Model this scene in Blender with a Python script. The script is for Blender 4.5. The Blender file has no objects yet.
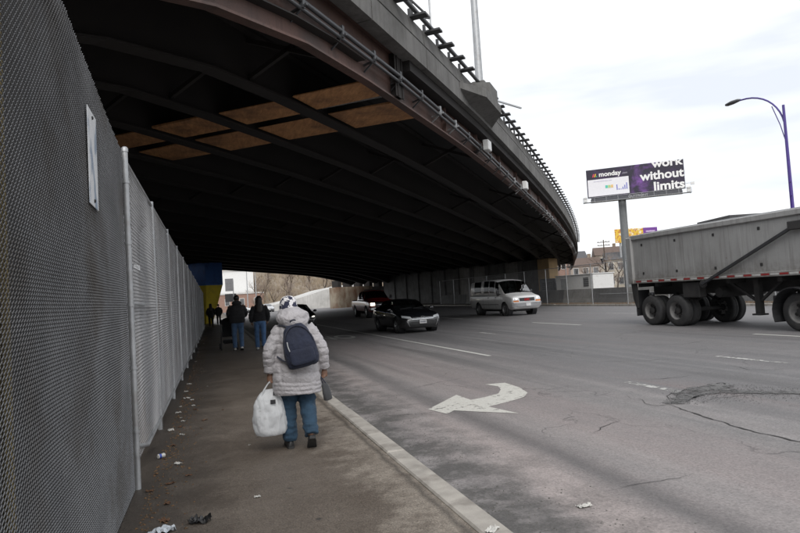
import bpy, math, random
from mathutils import Vector, Matrix, noise
from mathutils.bvhtree import BVHTree
R = math.radians
random.seed(7)
scn = bpy.context.scene
COL = scn.collection

# ------------------------------------------------------------------ camera
cam_d = bpy.data.cameras.new('camera'); cam = bpy.data.objects.new('camera', cam_d); COL.objects.link(cam)
cam_d.sensor_fit = 'HORIZONTAL'; cam_d.sensor_width = 36.0; cam_d.lens = 613.0 / 800.0 * 36.0
cam_d.clip_start = 0.05; cam_d.clip_end = 3000
ROLL, PITCH, YAW = R(3.5), R(2.62), R(17.0)
fw = Vector((math.sin(YAW)*math.cos(PITCH), math.cos(YAW)*math.cos(PITCH), math.sin(PITCH)))
rt = Vector((math.cos(YAW), -math.sin(YAW), 0)); up = rt.cross(fw)
cr = rt*math.cos(ROLL) - up*math.sin(ROLL); cu = rt*math.sin(ROLL) + up*math.cos(ROLL)
cam.matrix_world = Matrix(((cr.x, cu.x, -fw.x, 0), (cr.y, cu.y, -fw.y, 0), (cr.z, cu.z, -fw.z, 1.55), (0, 0, 0, 1)))
scn.camera = cam

# ------------------------------------------------------------------ world: overcast sky
SUN_EL, SUN_AZ = R(44), R(190)
w = bpy.data.worlds.new('World'); scn.world = w; w.use_nodes = True
nt = w.node_tree; nt.nodes.clear()
def wn(t, **k):
    n = nt.nodes.new(t)
    for a, b in k.items(): setattr(n, a, b)
    return n
wout = wn('ShaderNodeOutputWorld'); wbg = wn('ShaderNodeBackground'); wbg.inputs[1].default_value = 0.1
wsky = wn('ShaderNodeTexSky'); wsky.sky_type = 'NISHITA'; wsky.sun_disc = False
wsky.sun_elevation = SUN_EL; wsky.sun_rotation = SUN_AZ
wtc = wn('ShaderNodeTexCoord'); wmp = wn('ShaderNodeMapping'); wmp.inputs['Scale'].default_value = (1.3, 1.3, 7.0)
wmp.inputs['Rotation'].default_value = (0.10, 0.06, 0.4)
wno = wn('ShaderNodeTexNoise'); wno.inputs['Scale'].default_value = 1.5; wno.inputs['Detail'].default_value = 5; wno.inputs['Roughness'].default_value = 0.5
wr = wn('ShaderNodeValToRGB')
wr.color_ramp.elements[0].position = 0.36; wr.color_ramp.elements[0].color = (6.0, 6.3, 6.75, 1)
wr.color_ramp.elements[1].position = 0.58; wr.color_ramp.elements[1].color = (8.4, 8.45, 8.55, 1)
wmx = wn('ShaderNodeMix'); wmx.data_type = 'RGBA'; wmx.inputs[0].default_value = 0.93
nt.links.new(wtc.outputs['Generated'], wmp.inputs[0]); nt.links.new(wmp.outputs[0], wno.inputs['Vector'])
nt.links.new(wno.outputs['Fac'], wr.inputs[0]); nt.links.new(wsky.outputs[0], wmx.inputs[6]); nt.links.new(wr.outputs[0], wmx.inputs[7])
nt.links.new(wmx.outputs[2], wbg.inputs[0]); nt.links.new(wbg.outputs[0], wout.inputs[0])

sun_d = bpy.data.lights.new('sun', 'SUN'); sun_d.energy = 1.4; sun_d.angle = R(40); sun_d.color = (1, .97, .93)
sun = bpy.data.objects.new('sun', sun_d); COL.objects.link(sun)
sd = Vector((math.cos(SUN_EL)*math.sin(SUN_AZ), math.cos(SUN_EL)*math.cos(SUN_AZ), math.sin(SUN_EL)))
sun.rotation_euler = sd.to_track_quat('Z', 'Y').to_euler()
vs = scn.view_settings; vs.view_transform = 'Standard'; vs.look = 'None'; vs.gamma = 1; vs.exposure = 0.6; vs.use_curve_mapping = False

# ------------------------------------------------------------------ mesh helper
class MB:
    def __init__(s): s.v = []; s.f = []
    def add(s, V, F, M=None):
        o = len(s.v)
        s.v += [tuple(M @ Vector(p)) for p in V] if M is not None else [tuple(p) for p in V]
        s.f += [tuple(i+o for i in q) for q in F]; return s
    def box(s, c, d, rz=0, bev=0, M=None):
        hx, hy, hz = d[0]/2, d[1]/2, d[2]/2
        T = Matrix.Translation(c) @ Matrix.Rotation(rz, 4, 'Z')
        if M is not None: T = M @ T
        if bev <= 0:
            V = [(x*hx, y*hy, z*hz) for z in (-1, 1) for y in (-1, 1) for x in (-1, 1)]
            return s.add(V, [(0,2,3,1),(4,5,7,6),(0,1,5,4),(2,6,7,3),(0,4,6,2),(1,3,7,5)], T)
        b = min(bev, hx*.9, hy*.9, hz*.9); V = []; idx = {}
        for sx in (-1, 1):
            for sy in (-1, 1):
                for sz in (-1, 1):
                    for k in range(3):
                        p = [sx*(hx-b), sy*(hy-b), sz*(hz-b)]; p[k] = (sx*hx, sy*hy, sz*hz)[k]
                        idx[(sx, sy, sz, k)] = len(V); V.append(tuple(p))
        F = []
        for k in range(3):
            a, c2 = [(1,2),(2,0),(0,1)][k]
            for sg in (-1, 1):
                q = []
                for (u, v) in ((-1,-1),(1,-1),(1,1),(-1,1)):
                    t = [0,0,0]; t[k] = sg; t[a] = u; t[c2] = v; q.append(idx[(*t, k)])
                F.append(tuple(q if sg > 0 else q[::-1]))
        for k in range(3):
            a, c2 = [(1,2),(2,0),(0,1)][k]
            for u in (-1, 1):
                for v in (-1, 1):
                    t0 = [0,0,0]; t0[k] = -1; t0[a] = u; t0[c2] = v; t1 = list(t0); t1[k] = 1
                    q = (idx[(*t0, a)], idx[(*t1, a)], idx[(*t1, c2)], idx[(*t0, c2)])
                    F.append(q if u*v < 0 else q[::-1])
        for sx in (-1, 1):
            for sy in (-1, 1):
                for sz in (-1, 1):
                    q = tuple(idx[(sx, sy, sz, k)] for k in range(3)); F.append(q if sx*sy*sz > 0 else q[::-1])
        return s.add(V, F, T)
    def tube(s, pts, r, n=8, caps=True, closed=False, flat=1.0, M=None):
        P = [Vector(p) for p in pts]; m = len(P); rr = r if isinstance(r, (list, tuple)) else [r]*m
        V = []; F = []; nrm = None
        for i in range(m):
            if closed: t = P[(i+1) % m]-P[i-1]
            else: t = P[min(i+1, m-1)]-P[max(i-1, 0)]
            if t.length < 1e-9: t = Vector((0, 0, 1))
            t.normalize()
            if nrm is None:
                nrm = t.cross(Vector((0, 0, 1)))
                if nrm.length < 1e-3: nrm = Vector((1, 0, 0))
            nrm = (nrm - t*nrm.dot(t))
            if nrm.length < 1e-6: nrm = t.orthogonal()
            nrm.normalize(); b = t.cross(nrm)
            for k in range(n):
                a = 2*math.pi*k/n; V.append(P[i]+nrm*(math.cos(a)*rr[i])+b*(math.sin(a)*rr[i]*flat))
        for i in range(m if closed else m-1):
            j = (i+1) % m
            for k in range(n):
                F.append((i*n+k, i*n+(k+1) % n, j*n+(k+1) % n, j*n+k))
        if caps and not closed:
            F.append(tuple(range(n))[::-1]); F.append(tuple((m-1)*n+k for k in range(n)))
        return s.add(V, F, M)
    def bar(s, a, b, wd, th, upv=(0, 0, 1), M=None):
        a = Vector(a); b = Vector(b); t = (b-a).normalized(); u = Vector(upv); sd_ = t.cross(u)
        if sd_.length < 1e-4: sd_ = t.orthogonal()
        sd_.normalize(); u = sd_.cross(t).normalized()
        V = [p+sd_*x*wd/2+u*z_*th/2 for p in (a, b) for (x, z_) in ((-1,-1),(1,-1),(1,1),(-1,1))]
        return s.add(V, [(3,2,1,0),(4,5,6,7),(0,1,5,4),(1,2,6,5),(2,3,7,6),(3,0,4,7)], M)
    def lathe(s, prof, n=24, M=None, closed=False, cap0=True):
        V = []; F = []; m = len(prof)
        for (r, z_) in prof:
            for k in range(n):
                a = 2*math.pi*k/n; V.append((r*math.cos(a), r*math.sin(a), z_))
        for i in range(m if closed else m-1):
            j = (i+1) % m
            for k in range(n): F.append((i*n+k, i*n+(k+1) % n, j*n+(k+1) % n, j*n+k))
        if not closed:
            if cap0 and prof[0][0] > 1e-5: F.append(tuple(range(n))[::-1])
            if prof[-1][0] > 1e-5: F.append(tuple((m-1)*n+k for k in range(n)))
        return s.add(V, F, M)
    def ell(s, c, r, nu=16, nv=10, M=None):
        V = [(c[0], c[1], c[2]-r[2])]; F = []
        for i in range(1, nv):
            t = -math.pi/2+math.pi*i/nv
            for k in range(nu):
                a = 2*math.pi*k/nu
                V.append((c[0]+r[0]*math.cos(t)*math.cos(a), c[1]+r[1]*math.cos(t)*math.sin(a), c[2]+r[2]*math.sin(t)))
        V.append((c[0], c[1], c[2]+r[2])); L = len(V)-1
        for k in range(nu):
            k2 = (k+1) % nu
            F.append((0, 1+k2, 1+k)); F.append((L, L-nu+k, L-nu+k2))
            for i in range(nv-2): F.append((1+i*nu+k, 1+i*nu+k2, 1+(i+1)*nu+k2, 1+(i+1)*nu+k))
        return s.add(V, F, M)
    def rings(s, RG, caps=True, M=None):
        n = len(RG[0]); V = [p for r in RG for p in r]; F = []
        for i in range(len(RG)-1):
            for k in range(n): F.append((i*n+k, i*n+(k+1) % n, (i+1)*n+(k+1) % n, (i+1)*n+k))
        if caps:
            F.append(tuple(range(n))[::-1]); F.append(tuple((len(RG)-1)*n+k for k in range(n)))
        return s.add(V, F, M)
    def grid(s, RG, M=None):
        n = len(RG[0]); V = [p for r in RG for p in r]; F = []
        for i in range(len(RG)-1):
            for k in range(n-1): F.append((i*n+k, i*n+k+1, (i+1)*n+k+1, (i+1)*n+k))
        return s.add(V, F, M)
    def prism(s, poly, h0, h1, M=None):
        n = len(poly); V = [(x, y, h0) for x, y in poly]+[(x, y, h1) for x, y in poly]
        F = [tuple(range(n))[::-1], tuple(range(n, 2*n))]+[(i, (i+1) % n, n+(i+1) % n, n+i) for i in range(n)]
        return s.add(V, F, M)
    def mesh(s, name, smooth=None):
        me = bpy.data.meshes.new(name); me.from_pydata(s.v, [], s.f); me.update()
        if smooth is not None:
            me.polygons.foreach_set('use_smooth', [True]*len(me.polygons))
            if smooth < 179: me.set_sharp_from_angle(angle=R(smooth))
        return me
    def build(s, name, mat, parent=None, smooth=None, loc=None, rz=None):
        me = s.mesh(name, smooth); return link(me, name, mat, parent, loc, rz)

def link(me, name, mat, parent=None, loc=None, rz=None):
    if mat is not None and not me.materials: me.materials.append(mat)
    o = bpy.data.objects.new(name, me); COL.objects.link(o); o.parent = parent
    if loc is not None: o.location = loc
    if rz is not None: o.rotation_euler = (0, 0, rz)
    return o
def tag(o, label=None, cat=None, group=None, kind=None):
    if label: o['label'] = label
    if cat: o['category'] = cat
    if group: o['group'] = group
    if kind: o['kind'] = kind
    return o
def thing(name, label, cat, loc=(0, 0, 0), rz=0, group=None):
    o = bpy.data.objects.new(name, None); COL.objects.link(o); o.location = loc; o.rotation_euler = (0, 0, rz)
    o.empty_display_size = .2
    return tag(o, label, cat, group)
def dup(o, parent=None, loc=None, rz=None, label=None):
    c = o.copy(); COL.objects.link(c); c.parent = parent
    if loc is not None: c.location = loc
    if rz is not None: c.rotation_euler = (0, 0, rz)
    if label: c['label'] = label
    for ch in list(o.children): dup(ch, c)
    return c
def struct(o): o['kind'] = 'structure'; return o
def bake(mb, name, mat, parent, voxel, it=6, fac=.6, disp=None):
    """one continuous skin over overlapping closed shapes"""
    me = mb.mesh(name); ob = bpy.data.objects.new('tmp', me); COL.objects.link(ob)
    m = ob.modifiers.new('r', 'REMESH'); m.mode = 'VOXEL'; m.voxel_size = voxel; m.use_smooth_shade = True
    if it:
        m = ob.modifiers.new('s', 'SMOOTH'); m.iterations = it; m.factor = fac
    dg = bpy.context.evaluated_depsgraph_get(); me2 = bpy.data.meshes.new_from_object(ob.evaluated_get(dg))
    bpy.data.objects.remove(ob); bpy.data.meshes.remove(me); me2.name = name
    if disp:
        nn = [v.normal.copy() for v in me2.vertices]
        for v, n_ in zip(me2.vertices, nn): v.co += n_*disp(v.co, n_)
    me2.polygons.foreach_set('use_smooth', [True]*len(me2.polygons)); me2.update()
    me2.materials.clear()
    return link(me2, name, mat, parent)

# ------------------------------------------------------------------ materials
MATS = {}
class NT:
    def __init__(s, name):
        s.m = bpy.data.materials.new(name); s.m.use_nodes = True; s.t = s.m.node_tree; s.t.nodes.clear()
        s.o = s.n('ShaderNodeOutputMaterial'); s.b = s.n('ShaderNodeBsdfPrincipled'); s.l(s.b.outputs[0], s.o.inputs[0])
    def n(s, t, **k):
        x = s.t.nodes.new(t)
        for a, b in k.items(): setattr(x, a, b)
        return x
    def l(s, a, b): s.t.links.new(a, b)
    def val(s, x, inp):
        if isinstance(x, (int, float)): inp.default_value = x
        elif isinstance(x, tuple): inp.default_value = x if len(x) == 4 or len(inp.default_value) == 3 else (*x, 1)
        else: s.l(x, inp)
    def math(s, op, a, b=0.0, clamp=False):
        x = s.n('ShaderNodeMath', operation=op, use_clamp=clamp); s.val(a, x.inputs[0]); s.val(b, x.inputs[1]); return x.outputs[0]
    def mix(s, f, a, b, mode='MIX'):
        x = s.n('ShaderNodeMix', data_type='RGBA', blend_type=mode); s.val(f, x.inputs[0]); s.val(a, x.inputs[6]); s.val(b, x.inputs[7]); return x.outputs[2]
    def coord(s, world=False, scale=(1, 1, 1), loc=(0, 0, 0)):
        if world: src = s.n('ShaderNodeNewGeometry').outputs['Position']
        else: src = s.n('ShaderNodeTexCoord').outputs['Object']
        mp = s.n('ShaderNodeMapping'); s.l(src, mp.inputs[0]); mp.inputs['Scale'].default_value = scale; mp.inputs['Location'].default_value = loc
        return mp.outputs[0]
    def noise(s, co, sc, det=4, rough=.55, dist=0):
        x = s.n('ShaderNodeTexNoise'); s.l(co, x.inputs['Vector']); x.inputs['Scale'].default_value = sc; x.inputs['Detail'].default_value = det
        x.inputs['Roughness'].default_value = rough; x.inputs['Distortion'].default_value = dist; return x.outputs['Fac']
    def vor(s, co, sc, feat='F1', rnd=1):
        x = s.n('ShaderNodeTexVoronoi'); x.feature = feat; s.l(co, x.inputs['Vector']); x.inputs['Scale'].default_value = sc
        x.inputs['Randomness'].default_value = rnd; return x
    def ramp(s, f, a, b, lo=0.0, hi=1.0):
        x = s.n('ShaderNodeMapRange'); x.clamp = True; s.val(f, x.inputs[0]); x.inputs[1].default_value = a; x.inputs[2].default_value = b
        x.inputs[3].default_value = lo; x.inputs[4].default_value = hi; return x.outputs[0]
    def sep(s, co):
        x = s.n('ShaderNodeSeparateXYZ'); s.l(co, x.inputs[0]); return x.outputs
    def bump(s, h, strength=.3, dist=.01, prev=None):
        x = s.n('ShaderNodeBump'); s.l(h, x.inputs['Height']); x.inputs['Strength'].default_value = strength; x.inputs['Distance'].default_value = dist
        if prev is not None: s.l(prev, x.inputs['Normal'])
        return x.outputs[0]
    def set(s, **k):
        for a, v in k.items(): s.val(v, s.b.inputs[{'col': 'Base Color', 'rough': 'Roughness', 'metal': 'Metallic', 'nrm': 'Normal', 'coat': 'Coat Weight',
            'spec': 'Specular IOR Level', 'alpha': 'Alpha', 'trans': 'Transmission Weight', 'emit': 'Emission Color', 'estr': 'Emission Strength', 'sss': 'Subsurface Weight', 'sheen': 'Sheen Weight'}[a]])
        return s.m

def pm(name, col, rough=.8, metal=0, var=.25, sc=4, fine=80, bump=.15, dirt=None, dsc=2.0, damt=.5, streak=0, coat=0, spec=.5, world=False):
    """plain procedural paint / stone / cloth: base colour, blotches, fine grain, dirt patches, vertical streaks"""
    if name in MATS: return MATS[name]
    t = NT(name); co = t.coord(world)
    n1 = t.noise(co, sc, 5); n2 = t.noise(co, fine, 3)
    f = t.math('ADD', t.ramp(n1, .25, .75, 1-var, 1+var*.6), t.ramp(n2, .2, .8, -var*.3, var*.3))
    c = t.mix(1.0, (*col, 1), f, 'MULTIPLY')
    if dirt:
        d = t.ramp(t.noise(co, dsc, 6, .65), .5, .68, 0, damt); c = t.mix(d, c, (*dirt, 1))
    if streak:
        cs = t.coord(world, (6, 6, .35)); d = t.ramp(t.noise(cs, 1.2, 5, .6), .48, .72, 0, streak); c = t.mix(d, c, (col[0]*.35, col[1]*.33, col[2]*.3, 1))
    rg = t.ramp(n1, .3, .7, max(rough-.08, .02), min(rough+.08, 1))
    t.set(col=c, rough=rg, metal=metal, coat=coat, spec=spec)
    if bump: t.set(nrm=t.bump(n2, bump, .01))
    MATS[name] = t.m; return t.m
def glass(name, tint=(.25, .28, .28), rough=.02, fac=.0, gc=.95):
    t = NT(name); tr = t.n('ShaderNodeBsdfTransparent'); tr.inputs[0].default_value = (*tint, 1)
    gl = t.n('ShaderNodeBsdfGlossy'); gl.inputs['Roughness'].default_value = rough; gl.inputs['Color'].default_value = (gc, gc*1.01, gc*1.03, 1)
    ge = t.n('ShaderNodeNewGeometry'); dt = t.n('ShaderNodeVectorMath', operation='DOT_PRODUCT'); t.l(ge.outputs['Normal'], dt.inputs[0]); t.l(ge.outputs['Incoming'], dt.inputs[1])
    frs = t.math('ADD', t.math('MULTIPLY', t.math('POWER', t.math('SUBTRACT', 1.0, t.math('ABSOLUTE', dt.outputs['Value'])), 5.0), .96), .04)
    mx = t.n('ShaderNodeMixShader'); t.l(t.math('ADD', frs, fac, True), mx.inputs[0]); t.l(tr.outputs[0], mx.inputs[1]); t.l(gl.outputs[0], mx.inputs[2]); t.l(mx.outputs[0], t.o.inputs[0])
    return t.m
def emis(name, col, s):
    t = NT(name); t.set(col=(*col, 1), emit=(*col, 1), estr=s, rough=.3); return t.m
def text_obj(body, name, mat, parent, size, M, bold=0.0, depth=.01, align='LEFT', sx=1.0):
    cv = bpy.data.curves.new('t', 'FONT'); cv.body = body; cv.size = size; cv.extrude = depth; cv.offset = bold; cv.align_x = align; cv.resolution_u = 4
    ob = bpy.data.objects.new('t', cv); COL.objects.link(ob); dg = bpy.context.evaluated_depsgraph_get()
    me = bpy.data.meshes.new_from_object(ob.evaluated_get(dg)); bpy.data.objects.remove(ob); bpy.data.curves.remove(cv)
    me.transform(M @ Matrix.Diagonal((sx, 1, 1, 1))); me.name = name; me.materials.clear(); return link(me, name, mat, parent)
# ------------------------------------------------------------------ ground, road, pavement
RZ = -0.10
t = NT('road'); co = t.coord(True); X, Yc, Z = t.sep(co)
big = t.noise(co, .35, 4); fine = t.noise(co, 55, 3, .6); mid = t.noise(co, 3.0, 5, .6)
cs = t.coord(True, (1.3, .045, 1)); stre = t.noise(cs, 1.6, 5, .55, .3)
base = t.mix(t.ramp(stre, .38, .62), (.150, .143, .142, 1), (.285, .268, .264, 1))
base = t.mix(t.ramp(t.noise(t.coord(True, (.9, .05, 1), (9, 3, 0)), 1.3, 4), .42, .68, 0, .75), base, (.215, .193, .189, 1))
base = t.mix(t.ramp(mid, .35, .7, 0, .35), base, (.125, .122, .122, 1))
# tyre-worn darker lanes away from the kerb
wob = t.math('ADD', X, t.math('MULTIPLY', t.math('SUBTRACT', t.noise(t.coord(True, (1, .25, 1)), 1.0, 4), .5), .7))
base = t.mix(t.ramp(wob, 5.1, 7.2, 0, .52), base, (.105, .107, .113, 1))
bn = t.ramp(t.noise(t.coord(True, (1.5, .12, 1), (2, 5, 0)), 1.2, 5, .6), .3, .6)
def band(x0, w_, amt, colr, b_):
    return t.mix(t.math('MULTIPLY', t.math('MULTIPLY', t.ramp(t.math('ABSOLUTE', t.math('SUBTRACT', wob, x0)), w_*.35, w_, 1, 0), amt), bn), b_, colr)
base = band(2.62, .42, .75, (.33, .285, .272, 1), base); base = band(4.25, .85, .7, (.25, .216, .210, 1), base); base = band(3.62, .25, .5, (.30, .27, .26, 1), base)
base = band(8.0, .5, .5, (.075, .074, .076, 1), base); base = band(11.6, .9, .45, (.16, .155, .155, 1), base)
# long dark paving joint beside the kerb lane
jd = t.math('ABSOLUTE', t.math('SUBTRACT', wob, 3.15)); base = t.mix(t.ramp(jd, .03, .32, .5, 0), base, (.075, .07, .07, 1))
# grit along the gutter
gn = t.noise(co, 2.3, 6, .65); gf = t.math('MULTIPLY', t.ramp(t.math('ADD', X, t.math('MULTIPLY', gn, -1.9)), 1.05, 1.95, 1, 0), t.ramp(gn, .36, .52), True)
base = t.mix(t.math('MULTIPLY', gf, .8), base, (.062, .060, .057, 1))
# red marking-paint stains
base = t.mix(t.ramp(t.noise(t.coord(True, (.9, .12, 1), (3, 7.3, 0)), .8, 5, .6), .64, .78, 0, .25), base, (.20, .115, .105, 1))
# fine cracks
wv = t.n('ShaderNodeVectorMath', operation='ADD'); ns = t.n('ShaderNodeTexNoise'); t.l(co, ns.inputs['Vector']); ns.inputs['Scale'].default_value = 1.4; ns.inputs['Detail'].default_value = 6
t.l(co, wv.inputs[0]); t.l(ns.outputs['Color'], wv.inputs[1])
vo = t.vor(wv.outputs[0], .42, 'DISTANCE_TO_EDGE'); crk = t.math('MULTIPLY', t.ramp(vo.outputs['Distance'], .002, .0075, 1, 0), t.ramp(big, .5, .6))
base = t.mix(t.math('MULTIPLY', crk, .4), base, (.03, .03, .03, 1))
sp = t.ramp(fine, .3, .7, .72, 1.25); base = t.mix(1, base, sp, 'MULTIPLY')
sp2 = t.ramp(t.noise(co, 220, 2), .62, .75, 0, .5); base = t.mix(sp2, base, (.27, .26, .25, 1))
t.set(col=base, rough=t.ramp(stre, .3, .7, .62, .85), spec=.4)
t.set(nrm=t.bump(t.math('ADD', fine, t.math('MULTIPLY', crk, -2.0)), .35, .012)); M_road = t.m

t = NT('pavement'); co = t.coord(True); X, Yc, Z = t.sep(co)
n1 = t.noise(co, .8, 5, .6); n2 = t.noise(co, 70, 3, .6); n3 = t.noise(co, 3.2, 6, .65)
base = t.mix(t.ramp(n1, .3, .7), (.098, .079, .063, 1), (.150, .125, .102, 1))
base = t.mix(t.ramp(n3, .45, .7, 0, .2), base, (.17, .143, .118, 1))
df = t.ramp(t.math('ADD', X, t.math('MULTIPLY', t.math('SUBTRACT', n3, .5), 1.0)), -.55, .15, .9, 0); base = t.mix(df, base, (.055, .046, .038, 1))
# worn cement strip along the kerb
cf = t.ramp(t.math('ADD', X, t.math('MULTIPLY', t.math('SUBTRACT', n3, .5), 1.5)), 1.02, 1.32); cf = t.math('MULTIPLY', cf, t.ramp(t.noise(co, 5, 5, .7), .32, .55), True)
base = t.mix(t.math('MULTIPLY', cf, .7), base, (.28, .245, .205, 1))
gap = t.math('ABSOLUTE', t.math('SUBTRACT', t.math('ADD', X, t.math('MULTIPLY', t.math('SUBTRACT', n3, .5), .12)), 1.49)); base = t.mix(t.ramp(gap, .0, .05, .8, 0), base, (.07, .06, .05, 1))
base = t.mix(1, base, t.ramp(n2, .3, .7, .62, 1.36), 'MULTIPLY'); base = t.mix(1, base, t.ramp(t.noise(co, 24, 3, .7), .3, .7, .8, 1.2), 'MULTIPLY')
base = t.mix(t.ramp(t.noise(co, 200, 2), .63, .75, 0, .45), base, (.27, .25, .22, 1))
base = t.mix(t.ramp(t.vor(co, 2.1).outputs['Distance'], .03, .06, .8, 0), base, (.035, .033, .03, 1))
t.set(col=base, rough=t.ramp(n1, .3, .7, .42, .62), spec=.5, nrm=t.bump(n2, .5, .012)); M_pave = t.m

def paint_mat(name, col, wear):
    t = NT(name); co = t.coord(True); n = t.noise(co, 9, 8, .72); n2 = t.noise(co, 1.6, 3)
    a = t.ramp(t.math('ADD', n, t.math('MULTIPLY', n2, .35)), wear, wear+.1, 0, 1)
    c = t.mix(t.ramp(t.noise(co, 30, 4), .35, .7, 0, .5), (*col, 1), (col[0]*.62, col[1]*.6, col[2]*.57, 1))
    t.set(col=c, rough=.75); tr = t.n('ShaderNodeBsdfTransparent'); mx = t.n('ShaderNodeMixShader')
    t.l(a, mx.inputs[0]); t.l(tr.outputs[0], mx.inputs[1]); t.l(t.b.outputs[0], mx.inputs[2]); t.l(mx.outputs[0], t.o.inputs[0]); return t.m
M_paint = paint_mat('road paint', (.54, .54, .51), .42)
M_paint2 = paint_mat('worn road paint', (.50, .50, .48), .60)
M_paint3 = paint_mat('red road paint', (.20, .10, .09), .78)
M_kerb = pm('granite kerb', (.37, .345, .31), .8, var=.3, sc=5, fine=130, bump=.3, dirt=(.16, .14, .12), dsc=3, damt=.6, world=True)
M_soil = pm('soil', (.10, .085, .068), .95, var=.5, sc=1.2, fine=40, bump=.5, dirt=(.17, .14, .10), dsc=1.5, world=True)
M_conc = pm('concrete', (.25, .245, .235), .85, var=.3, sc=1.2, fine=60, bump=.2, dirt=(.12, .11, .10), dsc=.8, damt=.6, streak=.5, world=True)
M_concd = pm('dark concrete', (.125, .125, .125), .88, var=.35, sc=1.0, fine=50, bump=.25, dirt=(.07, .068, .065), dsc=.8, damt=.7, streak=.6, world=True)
M_concl = pm('pale concrete', (.52, .51, .49), .85, var=.2, sc=.6, fine=40, bump=.15, dirt=(.25, .24, .22), dsc=.5, damt=.5, streak=.35, world=True)

def sheet(name, x0, x1, y0, y1, z, mat, n=1, m=1):
    mb = MB(); mb.grid([[(x0+(x1-x0)*i/n, y0+(y1-y0)*j/m, z) for i in range(n+1)] for j in range(m+1)]); return struct(mb.build(name, mat))
sheet('ground', -1500, 1500, -1500, 1500, -0.20, M_soil)
sheet('road', 1.72, 25.85, -40, 260, RZ, M_road)
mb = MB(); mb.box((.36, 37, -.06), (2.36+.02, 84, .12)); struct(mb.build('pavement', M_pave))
mb = MB(); mb.box((-5.9, 37, -.10), (10.1, 84, .18)); struct(mb.build('verge', M_soil))
# far verge with dirt
mb = MB(); mb.box((41, 45, -.1), (29.9, 130, .2)); struct(mb.build('verge', M_soil))

kerb = tag(thing('kerb', 'worn granite kerb edging the pavement beside the grey road', 'kerb'), kind='structure')
mbs = []
for k in range(3):
    mb = MB(); mb.box((0, 0, 0), (.19, 2.54, .30), bev=.014); mbs.append(mb.mesh('kerb_stone'))
yk = -4.35
for i in range(30):
    o = link(mbs[i % 3], 'kerb_stone', M_kerb, kerb, (1.645+random.uniform(-.006, .006), yk+1.275, -.135+random.uniform(-.004, .008))); o.rotation_euler = (0, random.uniform(-.012, .012), random.uniform(-.0022, .0022)); yk += 2.56
kerb2 = tag(thing('kerb', 'pale granite kerb below the chain link fence across the road', 'kerb'), kind='structure')
for i in range(28):
    o = link(mbs[i % 3], 'kerb_stone', M_kerb, kerb2, (25.94, 6+2.57*i, -.12+random.uniform(-.01, .01)))
for k in (kerb, kerb2): del k['category']

# markings
PZ = RZ+.004
def flat(name, poly, mat, z=PZ):
    mb = MB(); mb.add([(x, y, z) for x, y in poly], [tuple(range(len(poly)))]); return struct(mb.build(name, mat))
def rect(x0, x1, y0, y1): return [(x0, y0), (x1, y0), (x1, y1), (x0, y1)]
ARROW = [(2.83, 8.32), (3.62, 9.2), (3.63, 8.64), (3.9, 8.73), (4.21, 8.9), (4.41, 9.22), (4.52, 9.54), (4.43, 9.88), (4.79, 9.83), (4.75, 9.22), (4.61, 8.69), (4.38, 8.38), (4.04, 8.18), (3.62, 8.0), (3.75, 7.35), (3.34, 7.77), (3.11, 8.03), (2.94, 7.86)]
# the arrow is triangulated by hand: head, then a strip for the curved stem
mb = MB(); A = [(x, y, PZ) for x, y in ARROW]
mb.add(A, [(0, 16, 15, 14), (0, 14, 13, 2), (0, 2, 1), (17, 16, 0), (2, 13, 12, 3), (3, 12, 11, 4), (4, 11, 10, 5), (5, 10, 9, 6), (6, 9, 8, 7)])
struct(mb.build('turn_arrow', paint_mat('arrow paint', (.56, .55, .51), .50)))
flat('lane_line', rect(6.40, 6.52, 14.0, 70), M_paint)
flat('lane_line', rect(6.30, 6.44, 7.4, 8.6), M_paint2)
for y0 in (-2.2, 8.6, 20.4, 32.0, 44): flat('lane_line', rect(9.70, 9.82, y0, y0+1.6 if y0 > 8 else y0+3), M_paint2)
for y0 in (-3, 9.3, 21.4, 33.6, 46, 58): flat('lane_line', rect(13.85, 13.99, y0, y0+3.9), M_paint)
for y0 in (1, 13, 25, 37, 49, 61): flat('lane_line', rect(19.9, 20.03, y0, y0+3.2), M_paint2)
struct(text_obj('ONLY', 'lane_word', M_paint, None, 1.15, Matrix.Translation((5.65, 26.9, PZ)) @ Matrix.Rotation(math.pi, 4, 'Z') @ Matrix.Diagonal((.92, 2.9, 1, 1)), .02, 0.0005))
flat('red_stain', [(5.4, 20.8), (6.05, 20.2), (6.3, 21.5), (6.25, 23.6), (5.7, 23.9), (5.45, 22.4)], M_paint3)
flat('red_stain', [(4.6, 19.8), (5.15, 19.3), (5.3, 21.2), (5.1, 22.6), (4.75, 22.0)], M_paint3)

# cracks and broken surface
M_crack = pm('open crack', (.042, .040, .040), .95, world=True)
def crack(pts, wd, name='road_crack', z=PZ+.002):
    P = [Vector((x, y, 0)) for x, y in pts]; Q = []
    for a, b in zip(P, P[1:]):
        n = max(2, int((b-a).length/.07))
        for i in range(n): Q.append(a.lerp(b, i/n))
    Q.append(P[-1]); L = []; m = len(Q)
    for i, q in enumerate(Q):
        d = (Q[min(i+1, m-1)]-Q[max(i-1, 0)]); d.normalize(); s_ = Vector((-d.y, d.x, 0))
        q = q+s_*.06*noise.noise(q*3.1)+s_*.025*noise.noise(q*11)
        ww = wd*(.35+1.0*abs(noise.noise(q*5+Vector((7, 0, 0)))))*min(1, 3*i/m+.1, 3*(m-1-i)/m+.1)
        L.append([tuple(q-s_*ww)[:2]+(z,), tuple(q+s_*ww)[:2]+(z,)])
    mb = MB(); mb.grid(L); return struct(mb.build(name, M_crack))
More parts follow.
